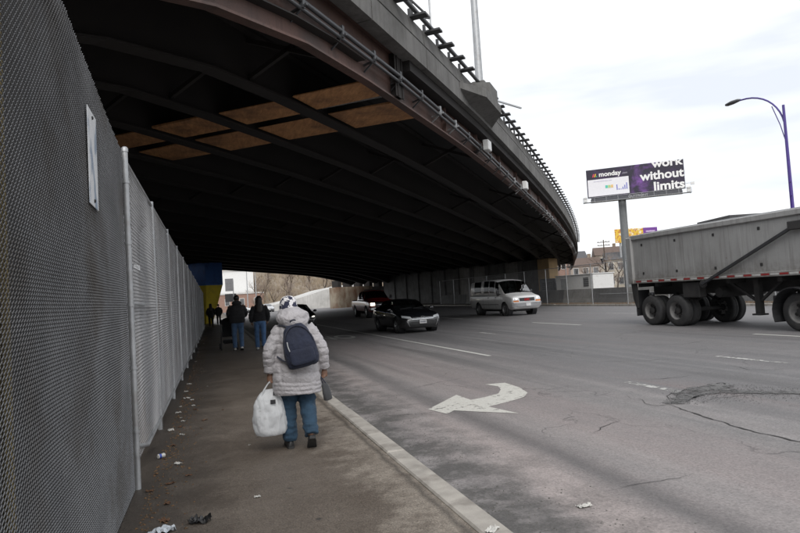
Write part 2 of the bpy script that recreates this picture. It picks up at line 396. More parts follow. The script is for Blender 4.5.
CR = [([(5.62, 7.7), (5.51, 7.35), (5.59, 7.29), (5.44, 6.94), (5.45, 6.76), (5.6, 6.74), (5.59, 6.58), (5.47, 6.06), (5.33, 5.34), (5.30, 4.63), (5.33, 3.2), (5.2, 1.5)], .022),
      ([(5.62, 6.7), (6.37, 7.4), (6.71, 7.58), (6.99, 7.59), (7.16, 7.57), (7.37, 7.65), (7.1, 7.27), (6.91, 6.98), (7.4, 6.6), (7.9, 6.1)], .022), ([(5.8, 6.9), (6.0, 7.25), (6.5, 7.6)], .012), ([(6.3, 6.95), (6.55, 7.15), (6.7, 7.5)], .012), ([(6.6, 6.95), (7.0, 7.2), (7.3, 7.3)], .012), ([(5.9, 6.6), (6.4, 6.75), (6.9, 6.7), (7.5, 6.3)], .012),
      ([(6.1, 7.0), (6.42, 7.26), (6.63, 7.3), (6.88, 7.33)], .02), ([(7.2, 11.4), (8.18, 10.72), (8.38, 10.52), (8.72, 10.64), (8.99, 10.1)], .014),
      ([(8.93, 9.09), (8.7, 8.39), (8.96, 8.14), (9.26, 8.2)], .014), ([(3.9, 5.9), (4.12, 6.11), (4.3, 6.18), (4.56, 6.33)], .011),
      ([(2.95, 4.3), (3.2, 4.34), (3.5, 4.28), (3.77, 4.3)], .009), ([(6.51, 8.78), (6.97, 8.54), (7.34, 8.5), (7.63, 8.55)], .014),
      ([(1.9, 8.35), (2.5, 8.1), (2.95, 8.1)], .010), ([(4.65, 8.6), (5.04, 8.45), (5.6, 8.2)], .010), ([(3.0, 10.1), (3.9, 10.7), (4.6, 10.9)], .010),
      ([(10.2, 13.2), (11.1, 12.6), (12.3, 12.9)], .012), ([(11.5, 17), (12.4, 16.4), (13.2, 16.5)], .012)]
for c, wd in CR: crack(c, wd*.72)
# broken overlay: a thin raised skin of newer asphalt with a ragged rim
t = NT('broken asphalt'); co = t.coord(True); n1 = t.noise(co, 4, 6, .7); n2 = t.noise(co, 60, 3)
t.set(col=t.mix(1, t.mix(t.ramp(n1, .3, .7), (.075, .074, .076, 1), (.125, .122, .122, 1)), t.ramp(n2, .3, .7, .7, 1.3), 'MULTIPLY'), rough=.8, nrm=t.bump(t.math('ADD', n1, t.math('MULTIPLY', n2, .5)), .8, .03)); M_brk = t.m
t = NT('patchy broken asphalt'); co = t.coord(True); n1 = t.noise(co, 5, 7, .75); n2 = t.noise(co, 55, 3)
t.set(col=t.mix(1, t.mix(t.ramp(n1, .3, .7), (.085, .084, .085, 1), (.165, .162, .16, 1)), t.ramp(n2, .3, .7, .6, 1.4), 'MULTIPLY'), rough=.85, nrm=t.bump(t.math('ADD', n1, t.math('MULTIPLY', n2, .5)), 1.0, .03))
tr = t.n('ShaderNodeBsdfTransparent'); mx = t.n('ShaderNodeMixShader'); t.l(t.ramp(n1, .40, .56), mx.inputs[0]); t.l(tr.outputs[0], mx.inputs[1]); t.l(t.b.outputs[0], mx.inputs[2]); t.l(mx.outputs[0], t.o.inputs[0]); M_brka = t.m
ov = [(5.36, 1.0), (5.37, 3.2), (5.36, 5.3), (5.52, 6.1), (5.66, 6.6), (5.95, 6.92), (6.35, 7.2), (6.75, 7.22), (6.95, 6.95), (7.5, 6.55), (8.2, 5.6), (8.9, 4.4), (9.1, 1.0)]
mb = MB(); pts = []
for i in range(len(ov)-1):
    a, b = Vector((*ov[i], 0)), Vector((*ov[i+1], 0)); n = max(1, int((b-a).length/.12))
    for k in range(n):
        q = a.lerp(b, k/n); pts.append((q.x+.05*noise.noise(q*4), q.y+.05*noise.noise(q*4+Vector((9, 0, 0)))))
brk = [(5.6, 6.78), (5.9, 7.05), (6.3, 7.4), (6.75, 7.6), (7.15, 7.58), (7.35, 7.45), (7.05, 7.1), (7.15, 6.85), (7.6, 6.5), (8.0, 6.0), (7.75, 6.0), (7.2, 6.5), (6.9, 6.85), (6.5, 7.05), (6.1, 6.9), (5.8, 6.65)]
pts = []
for i in range(len(brk)):
    a, b = Vector((*brk[i], 0)), Vector((*brk[(i+1) % len(brk)], 0)); n = max(1, int((b-a).length/.03))
    for k in range(n):
        q = a.lerp(b, k/n); pts.append((q.x+.11*noise.noise(q*5)+.05*noise.noise(q*17), q.y+.11*noise.noise(q*5+Vector((9, 0, 0)))+.05*noise.noise(q*17+Vector((3, 0, 0)))))
mb = MB(); mb.add([(x, y, PZ+.006) for x, y in pts], [tuple(range(len(pts)))]); struct(mb.build('pothole_rubble', M_brka))

# loose grit: gutter, pothole, fence foot (nobody could count it)
def grit(name, label, cat, n, gen, mat, smin, smax):
    mb = MB()
    for i in range(n):
        x, y, z = gen(); s_ = random.uniform(smin, smax)*random.uniform(.6, 1); a = random.uniform(0, 6.3)
        M = Matrix.Translation((x, y, z+s_*.25)) @ Matrix.Rotation(a, 4, 'Z') @ Matrix.Diagonal((s_, s_*random.uniform(.6, 1), s_*random.uniform(.35, .7), 1))
        mb.add([(1, 0, -.4), (-.3, .8, -.3), (-.7, -.6, -.4), (.1, .1, .6), (.5, -.8, -.2)], [(0, 1, 3), (1, 2, 3), (2, 4, 3), (4, 0, 3)], M)
    return tag(mb.build(name, mat), label, cat, kind='stuff')
M_grit = pm('grit', (.12, .115, .105), .95, var=.5, sc=3, world=True)
def ggut():
    while True:
        y = random.uniform(2.6, 30)**1.0; x = 1.76+abs(random.gauss(0, .42)); 
        if noise.noise(Vector((x*1.1, y*.9, 0))) > -.15 and x < 3.2: return x, y, RZ
grit('gutter_grit', 'dark loose grit lying in the gutter along the kerb', 'grit', 5200, ggut, M_grit, .004, .014)
def gbrk():
    i = random.randrange(len(brk)); a, b = Vector((*brk[i], 0)), Vector((*brk[(i+5) % len(brk)], 0)); q = a.lerp(b, random.random()); return q.x+random.gauss(0, .10), q.y+random.gauss(0, .08), RZ+.003
grit('asphalt_crumbs', 'crumbled asphalt bits around the broken road surface', 'rubble', 2600, gbrk, M_brk, .003, .015)
M_leaf = pm('dead leaves', (.13, .075, .035), .9, var=.6, sc=5, world=True)
grit('fence_foot_debris', 'brown leaves and dirt crumbs along the foot of the near fence', 'debris', 2600, lambda: (-.62+abs(random.gauss(0, .16)), random.uniform(3.5, 34), .0), M_leaf, .006, .022)
grit('verge_debris', 'dry leaves and crumbs strewn on the verge under the far fence', 'debris', 2200, lambda: (random.uniform(26.1, 28.2), random.uniform(12, 62), 0.0), M_leaf, .03, .10)
# ------------------------------------------------------------------ fences beside the pavement
M_galv = pm('galvanised steel', (.42, .43, .44), .5, .55, var=.2, sc=8, fine=60, bump=.05, dirt=(.22, .19, .16), dsc=5, damt=.4)
M_wire = pm('dull mesh wire', (.20, .203, .21), .55, .3, var=.35, sc=2.2, fine=25, bump=0, dirt=(.10, .085, .07), dsc=1.3, damt=.6)
M_wire2 = pm('galvanised wire', (.40, .40, .41), .55, .25, var=.25, sc=1.2, fine=20, bump=0, dirt=(.24, .22, .20), dsc=1.0, damt=.5)
M_sheet = pm('black screen cloth', (.045, .046, .05), .85, var=.4, sc=1.5, fine=140, bump=.2, dirt=(.11, .10, .085), dsc=1.6, damt=.5)
M_sheet2 = pm('grey screen cloth', (.19, .195, .205), .9, var=.3, sc=.8, fine=120, bump=.2, dirt=(.15, .145, .14), dsc=1.2, damt=.55, streak=.45)
M_yel = pm('weathered yellow timber', (.17, .13, .05), .8, var=.4, sc=6, fine=40, bump=.2)
M_white = pm('white painted metal', (.72, .72, .71), .5, var=.1, sc=3, dirt=(.40, .38, .35), dsc=3, damt=.45)
FX = -0.72
def ftop(y): return 2.98+.13*max(0, 5.86-y)-(.012*max(0, y-5.86))
def wires(y0, y1, p, r, n, z0, x):
    mb = MB(); h = p/2; lv = int(3.9/h)+1
    base = MB(); base.tube([((.0018 if k % 2 else -.0018), (h if k % 2 else -h)*.53, z0+k*h) for k in range(lv)], r, n, caps=False)
    bv, bf = base.v, base.f; i = 0; y = y0
    while y < y1:
        lim = ftop(y)+.02*math.sin(y*2.1); kk = min(lv, int((lim-z0)/h)); nv = kk*n; nf = (kk-1)*n
        wob = .012*math.sin(y*1.7)+.006*math.sin(y*5.1); o = len(mb.v)
        sg_ = 1 if i % 2 else -1; mb.v += [(a*sg_+x+wob*math.sin(c*1.05), b*sg_+y, c) for a, b, c in bv[:nv]]
        mb.f += [tuple(q+o for q in f_) for f_ in bf[:nf]]
        y += h; i += 1
    return mb
f1 = thing('chain_link_fence', 'dark fine-mesh chain link fence with black screening, bearing a white plate', 'fence', (0, 0, 0))
tag(wires(1.0, 5.80, .036, .0025, 4, .015, FX).build('wire_mesh', M_wire, f1), kind='stuff')
def cloth(y0, y1, x, zb, ztf, amp, step=.05, nz=14):
    rows = []
    y = y0
    ys = []
    while y < y1: ys.append(y); y += step
    ys.append(y1)
    for j in range(nz+1):
        row = []
        for y in ys:
            zt = ztf(y); z = zb+(zt-zb)*j/nz
            fold = math.sin(y*7.5+.6*math.sin(y*2.3+z*.8))+.6*math.sin(y*13.1+z*.7)
            row.append((x+amp*fold+.02*noise.noise(Vector((y*1.5, z*1.5, 0))), y, z))
        rows.append(row)
    mb = MB(); mb.grid(rows); return mb
cloth(.9, 5.84, FX-.09, .02, lambda y: ftop(y)-.04, .012).build('screen_cloth', M_sheet, f1, 180)
for y, m in ((2.42, M_yel), (2.66, M_yel), (1.4, M_galv)):
    mb = MB(); mb.tube([(FX-.045, y, 0.0), (FX-.045, y+.01, ftop(y)+.02)], .022, 8); mb.build('post', m, f1, 40)
mb = MB(); mb.tube([(FX-.03, 1.0, ftop(1)-.02), (FX-.03, 5.8, ftop(5.8)-.02)], .018, 8); mb.build('top_rail', M_galv, f1, 40)

pl = thing('sign_plate', 'narrow white metal plate with faded print bolted on the fence mesh', 'sign', (FX+.02, 4.26, 2.53))
pl.rotation_euler = (R(-2), 0, 0)
t = NT('faded plate'); co = t.coord(False, (1, 9, 4)); nn = t.noise(co, 1.0, 4, .5)
t.set(col=t.mix(t.ramp(nn, .50, .60, 0, .85), (.66, .67, .68, 1), (.22, .28, .36, 1)), rough=.45); M_plate = t.m
mb = MB(); mb.box((0, 0, 0), (.006, .29, .62), bev=.004); mb.build('plate', M_plate, pl)
for z in (-.27, .27):
    mb = MB(); mb.lathe([(.012, 0), (.012, .006), (.006, .009)], 10, Matrix.Translation((.003, 0, z)) @ Matrix.Rotation(R(90), 4, 'Y')); mb.build('bolt', pm('black rubber', (.025, .025, .026), .7, var=.3), pl)

f2 = thing('chain_link_fence', 'long galvanised chain link fence with pale grey screening running under the bridge', 'fence', (0, 0, 0))
tag(wires(5.92, 34, .070, .0021, 4, .17, FX-.01).build('wire_mesh', M_wire2, f2), kind='stuff')
def tz(y): return ftop(y)-.16-.16*(.5+.5*math.sin(y*1.9))*(1 if y < 12 else .3)-.25*max(0, math.sin(y*.9+1.3))*(y < 12)
for a, b in ((6.55, 7.35), (8.0, 9.6), (10.1, 15.0), (15.02, 24), (24.02, 34), (34.02, 47)):
    cloth(a, b, FX-.10, .16, tz, .022, .06 if b < 20 else .16).build('screen_cloth', M_sheet2, f2, 180)
py = 5.88
mb = MB(); mb.tube([(FX+.015, py, -.05), (FX+.015, py, 2.98)], .025, 12); mb.lathe([(.030, 0), (.030, .03), (.02, .045), (.0, .052)], 12, Matrix.Translation((FX+.015, py, 2.97))); mb.build('post', M_galv, f2, 40)
for z in (.5, 1.05, 1.6, 2.15, 2.7):
    mb = MB(); mb.lathe([(.026, -.012), (.031, -.012), (.031, .012), (.026, .012)], 12, Matrix.Translation((FX+.015, py, z))); mb.build('tension_band', M_galv, f2, 40)
y = 8.6
while y < 47:
    mb = MB(); mb.tube([(FX-.02, y, -.05), (FX-.02, y, ftop(y)+.02)], .03, 8); mb.build('post', M_galv, f2, 40); y += 2.75
mb = MB(); mb.tube([(FX-.02, 5.9+.5*i, ftop(5.9+.5*i)-.03) for i in range(83)], .021, 8); mb.build('top_rail', M_galv, f2, 40)
mb = MB(); mb.tube([(FX+.0, 5.9, .36), (FX+.0, 6.9, .17), (FX+.0, 12, .165), (FX+.0, 47, .16)], .022, 8); mb.build('bottom_rail', M_galv, f2, 40)
mb = MB(); mb.tube([(FX-.03, 5.95, 1.62), (FX-.03, 8.6, 1.60)], .02, 8); mb.build('middle_rail', M_galv, f2, 40)

# ------------------------------------------------------------------ overpass
def EY(X): return 12.5+1.2*(X-4.3)+.0044*(X-4.3)**2
def TN(X):
    s_ = 1.2+.0088*(X-4.3); l = math.hypot(1, s_); return 1/l, s_/l
def BP(X, o, z): tx, ty = TN(X); return (X-ty*o, EY(X)+tx*o, z+grade(X))
def grade(X): return -.03*max(0, X-8)-(.0 if X < 40 else .008*(X-40))
XA, XB, BW = -34.0, 62.0, 36.0
def xs(a, b, st):
    n = max(1, int(round((b-a)/st))); return [a+(b-a)*i/n for i in range(n+1)]
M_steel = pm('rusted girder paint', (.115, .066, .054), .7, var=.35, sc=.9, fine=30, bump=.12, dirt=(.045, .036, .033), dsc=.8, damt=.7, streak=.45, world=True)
M_dark = pm('overhang shade', (.023, .020, .019), .9, var=.4, sc=.8, fine=30, bump=.1, world=True)
M_conduit = pm('grey conduit', (.075, .077, .082), .45, .4, var=.2, sc=4, dirt=(.08, .07, .065), dsc=3)
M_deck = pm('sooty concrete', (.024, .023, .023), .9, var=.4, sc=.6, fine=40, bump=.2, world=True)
M_par = pm('parapet concrete', (.155, .152, .147), .88, var=.35, sc=.9, fine=60, bump=.25, dirt=(.065, .062, .058), dsc=.7, damt=.75, streak=.55, world=True)
t = NT('plywood'); co = t.coord(True); g1 = t.noise(t.coord(True, (5, .9, 1)), 2.2, 6, .65, .8); g2 = t.noise(co, 1.1, 5, .65)
c = t.mix(t.ramp(g1, .35, .68), (.58, .30, .13, 1), (.33, .155, .065, 1)); c = t.mix(t.ramp(g2, .48, .66, 0, .75), c, (.17, .09, .05, 1)); t.set(col=c, rough=.8); M_ply = t.m
br = thing('overpass', 'long curved steel girder overpass with grey concrete parapet crossing the road', 'bridge')
def sweep(sec, a, b, st):
    """sec: function X -> list of (offset, height)"""
    mb = MB(); mb.rings([[BP(X, o, z) for o, z in sec(X)] for X in xs(a, b, st)]); return mb
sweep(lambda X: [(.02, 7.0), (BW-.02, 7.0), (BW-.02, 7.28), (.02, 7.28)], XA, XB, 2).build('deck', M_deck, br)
def zb(X): return max(4.75, 5.9-.058*max(0, 3.09-X)**2)
def dip(X):
    q = (X-51.5)/(11 if X < 51.5 else 2.2); return .95*max(0, 1-abs(q))**2
def isec(o, fl, tw):
    def f_(X):
        b = zb(X)-(dip(X) if o > 28 else 0); return [(o-fl, b), (o+fl, b), (o+fl, b+.04), (o+tw, b+.04), (o+tw, 6.93), (o+fl, 6.93), (o+fl, 6.985), (o-fl, 6.985), (o-fl, 6.93), (o-tw, 6.93), (o-tw, b+.04), (o-fl, b+.04)]
    return f_
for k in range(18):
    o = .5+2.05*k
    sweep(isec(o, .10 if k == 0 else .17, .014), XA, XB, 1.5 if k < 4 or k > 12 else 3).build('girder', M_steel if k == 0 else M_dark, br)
# web stiffeners, splice and ledge on the outer girder
def plate(X, o0, o1, z0, z1, dx):
    mb = MB(); V = [BP(X+sx*dx, o, z) for z in (z0, z1) for o in (o0, o1) for sx in (-.5, .5)]
    mb.add(V, [(0,1,3,2),(4,6,7,5),(0,4,5,1),(2,3,7,6),(0,2,6,4),(1,5,7,3)]); return mb
for X in (4.36, 4.52): plate(X, .30, .485, 5.95, 6.92, .03).build('splice_plate', M_dark, br)
plate(4.44, .325, .335, 5.94, 6.92, .30).build('splice_plate', M_dark, br)
for i in range(19):
    X = 6.6+2.1*i; plate(X, .36, .485, 5.95, 6.92, .016).build('stiffener', M_steel, br)
sweep(lambda X: [(.30, zb(X)+.30), (.485, zb(X)+.30), (.485, zb(X)+.325), (.30, zb(X)+.325)], -8, 3.3, .8).build('ledge', M_dark, br)
for X in xs(-10, 54, 6.4):
    for k in range(9):
        o0, o1 = .53+2.05*k, 2.52+2.05*k; mb = MB()
        mb.bar(BP(X, o0, 6.0), BP(X, o1, 6.8), .09, .09); mb.bar(BP(X, o0, 6.84), BP(X, o1, 6.04), .09, .09); mb.build('cross_brace', M_dark, br)
# parapet blocks
step = 1.95; X = -30.0
while X < XB-2:
    a, b = X+.012, X+step-.012
    sec = [(.0, 6.86), (.33, 6.86), (.36, 7.84), (.09, 7.84), (.035, 7.44), (.075, 7.42), (.075, 7.37), (.0, 7.36)]
    mb = MB(); mb.rings([[BP(q, o, z) for o, z in sec] for q in (a, (a+b)/2, b)]); mb.build('parapet_block', M_par, br); X += step
sweep(lambda X: [(BW-.35, 6.9), (BW, 6.9), (BW, 7.95), (BW-.3, 7.95)], XA, XB, 2.5).build('far_parapet', M_par, br)
# rail on top: brackets, pipe
mb = MB(); mb.tube([BP(q, -.06, 7.945) for q in xs(-6, 44, .8)], .055, 8); mb.build('rail_pipe', M_conduit, br, 50)
X = -4.0
M_brk2 = pm('black bracket steel', (.055, .055, .058), .6, .2, var=.3)
while X < 44:
    if not 7.6 < X < 8.6:
        plate(X, -.30, .30, 7.845, 7.892, .15).build('rail_bracket', M_brk2, br)
        plate(X, .10, .16, 7.892, 8.08, .05).build('rail_strut', M_brk2, br)
    X += .62
# conduits on the girder web
def cz(X): return 6.38-.045*max(0, min(X, 14)-4.5)
for do, dz, r in ((0, 0, .045), (.02, -.12, .034), (.10, .09, .025)):
    mb = MB(); mb.tube([BP(q, .26+do, cz(q)+dz) for q in xs(-6, 42, .8)], r, 8); mb.build('conduit', M_conduit, br, 50)
X = -3.4
while X < 40:
    z = cz(X); mb = MB(); mb.bar(BP(X, .49, z-.16), BP(X, .16, z-.085), .05, .03); mb.bar(BP(X, .49, z-.30), BP(X, .26, z-.12), .03, .03)
    mb.box(BP(X, .25, z-.02), (.07, .07, .22), math.atan2(*TN(X)[::-1])); mb.build('conduit_clip', M_galv if int(X*10) % 3 == 0 else M_conduit, br); X += .86
for X in (8.9, 13.2):
    mb = MB(); mb.box(BP(X, .12, cz(X)+.1), (.42, .2, .34), math.atan2(*TN(X)[::-1]), .02); mb.build('junction_box', M_white, br)
# plywood protection boards and pipes between the girders
for (X0, X1) in ((3.70, 4.42), (4.75, 5.62)):
    for o0, o1 in ((.64, 2.42), (2.68, 4.47), (4.73, 6.52), (6.78, 8.57)):
        j0, j1 = random.uniform(-.07, .07), random.uniform(-.07, .05); mb = MB(); V = [BP(x_, o, z+random.uniform(-.015, .015)) for z in (6.02, 6.04) for o in (o0+random.uniform(0, .05), o1-random.uniform(0, .05)) for x_ in (X0+j0, X1+j1)]
        mb.add(V, [(0,1,3,2),(4,6,7,5),(0,4,5,1),(2,3,7,6),(0,2,6,4),(1,5,7,3)]); mb.build('plywood_board', M_ply, br)
for X in (4.46, 4.53, 4.60, 4.68):
    mb = MB(); mb.tube([BP(X, .7, 6.2), BP(X, 12, 6.2)], .03, 8); mb.build('conduit', M_galv, br, 50)
sweep(lambda X: [(.16, 6.62), (.44, 6.62), (.44, 6.86), (.16, 6.86)], 4.62, 44, 1.2).build('overhang_shade_strip', M_dark, br)  # near-black box added to stand in for the shade under the deck overhang
# lamp corbel
mb = MB()
secs = [(6.8, .0, 7.18), (7.4, -.50, 7.10), (8.6, -.50, 7.10), (9.2, .0, 7.18)]
V = []
for X_, o_, z_ in secs: V += [BP(X_, o_-.02, 7.36), BP(X_, o_-.02, z_), BP(X_, .05, 6.95), BP(X_, .05, 7.36)]
mb.rings([V[i*4:i*4+4] for i in range(4)]); mb.build('lamp_corbel', M_par, br)
mb = MB(); V = [BP(x_, o, z) for z in (7.36, 7.74) for o, x_ in ((-.50, 7.8), (-.50, 8.4), (.3, 8.65), (.3, 7.55))]
mb.add(V, [(3,2,1,0),(4,5,6,7),(0,1,5,4),(1,2,6,5),(2,3,7,6),(3,0,4,7)]); mb.build('lamp_pedestal', M_par, br)

lp = BP(8.15, -.05, 7.74)
pol = thing('bridge_lamp_post', 'tall tapered grey lamp post standing on the overpass parapet', 'lamp post', lp)
mb = MB(); mb.box((0, 0, .12), (.42, .42, .24), .9, .03); mb.build('base', M_par, pol)
mb = MB(); mb.tube([(0, 0, .2), (0, 0, 4), (0, 0, 9.5)], [.12, .10, .07], 12); mb.build('pole', M_galv, pol, 40)
mb = MB(); mb.tube([(0, 0, 9.2), (-.6, .5, 9.9), (-1.7, 1.35, 10.1)], .04, 8); mb.build('arm', M_galv, pol, 40)
mb = MB(); mb.ell((-2.0, 1.6, 10.05), (.42, .3, .1)); mb.build('lamp_head', M_galv, pol, 60)
mb = MB(); mb.bar(BP(9.3, -.1, 7.95), BP(10.1, -.75, 7.93), .05, .05); tag(mb.build('pipe_stub', M_galv, br))

sg = thing('round_sign', 'round red sign on a thin pole above the overpass rail', 'sign', BP(5.35, -.02, 7.9))
mb = MB(); mb.tube([(0, 0, 0), (0, 0, 1.75)], .025, 8); mb.build('pole', M_galv, sg, 40)
Md = Matrix.Translation((-.02, -.04, 1.52)) @ Matrix.Rotation(R(-15), 4, 'Z') @ Matrix.Rotation(R(90), 4, 'X')
mb = MB(); mb.lathe([(.0, -.008), (.37, -.008), (.37, .008), (.0, .008)], 28, Md); mb.build('disc', pm('faded red enamel', (.42, .16, .16), .5, var=.15), sg)
mb = MB(); mb.lathe([(.27, .009), (.27, .013), (.0, .013)], 28, Md); mb.build('disc_face', pm('pale pink enamel', (.60, .42, .41), .5, var=.15), sg)
mb = MB(); mb.bar((0, 0, .35), (-.55, -.1, .75), .04, .04); mb.bar((0, 0, .35), (-.55, -.1, .33), .04, .04); mb.bar((-.52, -.1, .2), (-.52, -.1, 1.05), .07, .07); mb.bar((-.52, -.1, .75), (-1.05, -.25, .68), .06, .06); mb.bar((-1.05, -.25, .55), (-1.05, -.25, 1.0), .05, .05); mb.build('bracket', M_brk2, sg)
mb = MB(); mb.ell((-.52, -.1, 1.12), (.09, .09, .12), 10, 8); mb.ell((-1.05, -.25, 1.05), (.07, .07, .09), 10, 8); mb.build('fitting', M_brk2, sg, 60)

# ------------------------------------------------------------------ abutment wall at the right, panels and pilasters
ab = thing('abutment_wall', 'tall stained concrete abutment wall with pilasters under the overpass', 'wall')
a = Vector((39.4, 68.8, 0)); b = Vector((26.6, 96.6, 0)); d = (b-a).normalized(); nrm = Vector((-d.y, d.x, 0)); L = (b-a).length; ang = math.atan2(d.y, d.x)
def abz(p): return 4.70
n = 11; pw = L/n
for i in range(n):
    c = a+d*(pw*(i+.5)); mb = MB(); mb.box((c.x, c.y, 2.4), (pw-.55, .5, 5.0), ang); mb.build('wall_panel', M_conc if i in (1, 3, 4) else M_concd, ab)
    c = a+d*(pw*i); mb = MB(); mb.box((c.x+nrm.x*.1, c.y+nrm.y*.1, 2.4), (.6, .75, 5.0), ang, .03); mb.build('pilaster', M_concd, ab)
mb = MB(); mb.box((39.9, 67.7, 2.35), (1.7, 1.9, 5.1), ang, .05); mb.build('end_column', pm('tan stained concrete', (.36, .25, .13), .85, var=.25, sc=1, dirt=(.2, .15, .1), dsc=.8, world=True), ab)
mb = MB(); mb.box((44.2, 78, 2.4), (.8, 21, 5.0), -.48); mb.build('return_wall', M_concd, ab)
# far pier wall with girder pedestals
fp = thing('pier_wall', 'low stained pier wall carrying pedestals at the far side of the overpass', 'wall')
a = Vector((20.0, 104.0, 0)); b = Vector((34, 113, 0)); d = (b-a).normalized(); ang = math.atan2(d.y, d.x); L = (b-a).length
t = NT('rust stained concrete'); co = t.coord(True, (1, 1, .5)); nn = t.noise(co, .9, 5, .6)
t.set(col=t.mix(t.ramp(nn, .35, .65), (.30, .26, .20, 1), (.14, .075, .045, 1)), rough=.85); M_rust = t.m
mb = MB(); pts = [(a.x+math.cos(q)*1.1, a.y+math.sin(q)*1.1) for q in [ang+math.pi/2+i*math.pi/10 for i in range(11)]]
e1 = a+d*8; pts += [(e1.x+math.sin(ang)*1.1, e1.y-math.cos(ang)*1.1), (e1.x-math.sin(ang)*1.1, e1.y+math.cos(ang)*1.1)]
mb.prism(pts, -.1, 3.45); mb.build('wall_end', M_rust, fp, 40)
c = a+d*(8+(L-8)/2); mb = MB(); mb.box((c.x, c.y, 1.6), (L-8, 2.0, 3.4), ang); mb.build('wall_body', M_concd, fp)
for q in (.3, 2.9, 5.6, 8.2, 10.8, 13.5):
    c = a+d*q; mb = MB(); mb.box((c.x, c.y, 3.95), (.9, 1.5, 1.3), ang, .05); mb.build('pedestal', M_dark, fp)

lw = thing('horizon_block_wall', 'dark concrete wall added behind the screened fence to block the bright horizon', 'wall')  # added wall, keeps the bright horizon from showing through the open mesh
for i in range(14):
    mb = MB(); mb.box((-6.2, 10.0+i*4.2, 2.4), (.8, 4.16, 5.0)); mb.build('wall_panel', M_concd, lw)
# painted pier beside the pavement
pp = thing('painted_pier', 'bridge pier painted blue above and yellow below beside the pavement', 'pier')
M_blue = pm('blue paint', (.03, .12, .40), .6, var=.2, sc=.6, dirt=(.015, .04, .1), world=True); M_yp = pm('yellow paint', (.75, .58, .03), .6, var=.15, sc=.6, dirt=(.4, .28, .05), damt=.4, world=True)
top = [(-.64, 57.0), (.80, 58.2), (-1.0, 61.0), (-4.4, 60.0)]; bot = [(-.78, 57.4), (-.22, 58.0), (-1.2, 60.4), (-3.4, 60.0)]
mb = MB(); mb.rings([[(x, y, -.05) for x, y in bot], [(x, y, 3.42) for x, y in top]]); mb.build('yellow_shaft', M_yp, pp)
mb = MB(); mb.prism([(x*1.0+(-.02 if i in (0, 3) else .02), y-.02) for i, (x, y) in enumerate(top)], 3.42, 5.45); mb.build('blue_head', M_blue, pp)
# ------------------------------------------------------------------ across the road: fence, barrier wall, cabin
f3 = thing('chain_link_fence', 'open see-through chain link fence on the verge across the road', 'fence')
def rfx(y): return 26.45+max(0, y-40)*.03
for y in (12.5, 16.2, 19.9, 23.6, 27.3, 31, 34.9, 38.9, 42.3, 45.6, 49.5, 53.5, 58, 63, 68, 73):
    mb = MB(); mb.tube([(rfx(y), y, -.05), (rfx(y), y, 2.95)], .035, 8); mb.build('post', M_galv, f3, 40)
mb = MB(); mb.tube([(rfx(12+2*i), 12+2*i, 2.92) for i in range(31)], .024, 8); mb.build('top_rail', M_galv, f3, 40)
mb = MB(); mb.tube([(rfx(12+2*i), 12+2*i, .72) for i in range(14)], .020, 8); mb.build('middle_rail', M_galv, f3, 40)
mb = MB(); p = .12; h = p/2; sg_ = 1; base = MB(); base.tube([(0, (h/2 if k % 2 else -h/2), .05+k*h) for k in range(48)], .0019, 3, caps=False); y = 12.0
while y < 62:
    o = len(mb.v); sg_ = -sg_; mb.v += [(a_+rfx(y), b_*sg_+y, c_) for a_, b_, c_ in base.v]; mb.f += [tuple(q+o for q in f_) for f_ in base.f]; y += h
tag(mb.build('wire_mesh', M_wire2, f3), kind='stuff')

bw = thing('barrier_wall', 'long low grey concrete barrier wall behind the roadside fence', 'wall')
y = 8.0
while y < 76:
    mb = MB(); sec = [(28.45, -.05), (29.2, -.05), (29.1, .35), (28.98, 1.1), (28.68, 1.1), (28.56, .35)]
    mb.rings([[(x, q, z) for x, z in sec] for q in (y+.02, y+4.23)]); mb.build('barrier_block', M_concd if int(y) % 3 else M_conc, bw); y += 4.25

cb = thing('site_cabin', 'small white site cabin with dark louvre behind the barrier wall', 'cabin', (33.6, 50.6, 0), .10)
mb = MB(); mb.box((0, 0, 1.2), (2.4, 5.4, 2.3), 0, .04); mb.build('body', M_white, cb)
mb = MB(); mb.box((0, 0, 2.39), (2.55, 5.55, .08), 0, .02); mb.build('roof', M_white, cb)
for i in range(7):
    mb = MB(); mb.box((-1.215, -1.75, 1.3+i*.12), (.03, .7, .08)); mb.build('louvre', M_brk2, cb)
mb = MB(); mb.box((-1.21, 1.5, 1.15), (.03, .85, 1.9), 0, .01); mb.build('door', pm('grey paint', (.35, .36, .37), .5), cb)
c2 = thing('generator_box', 'dark grey generator box beside the white cabin', 'generator', (33.4, 55.4, 0), .1)
mb = MB(); mb.box((0, 0, 1.15), (2.0, 2.6, 2.2), 0, .05); mb.build('housing', pm('dark grey paint', (.12, .13, .14), .6), c2)
for i in range(5):
    mb = MB(); mb.box((-1.01, 0, 1.0+i*.2), (.03, 1.7, .1)); mb.build('louvre', M_brk2, c2)

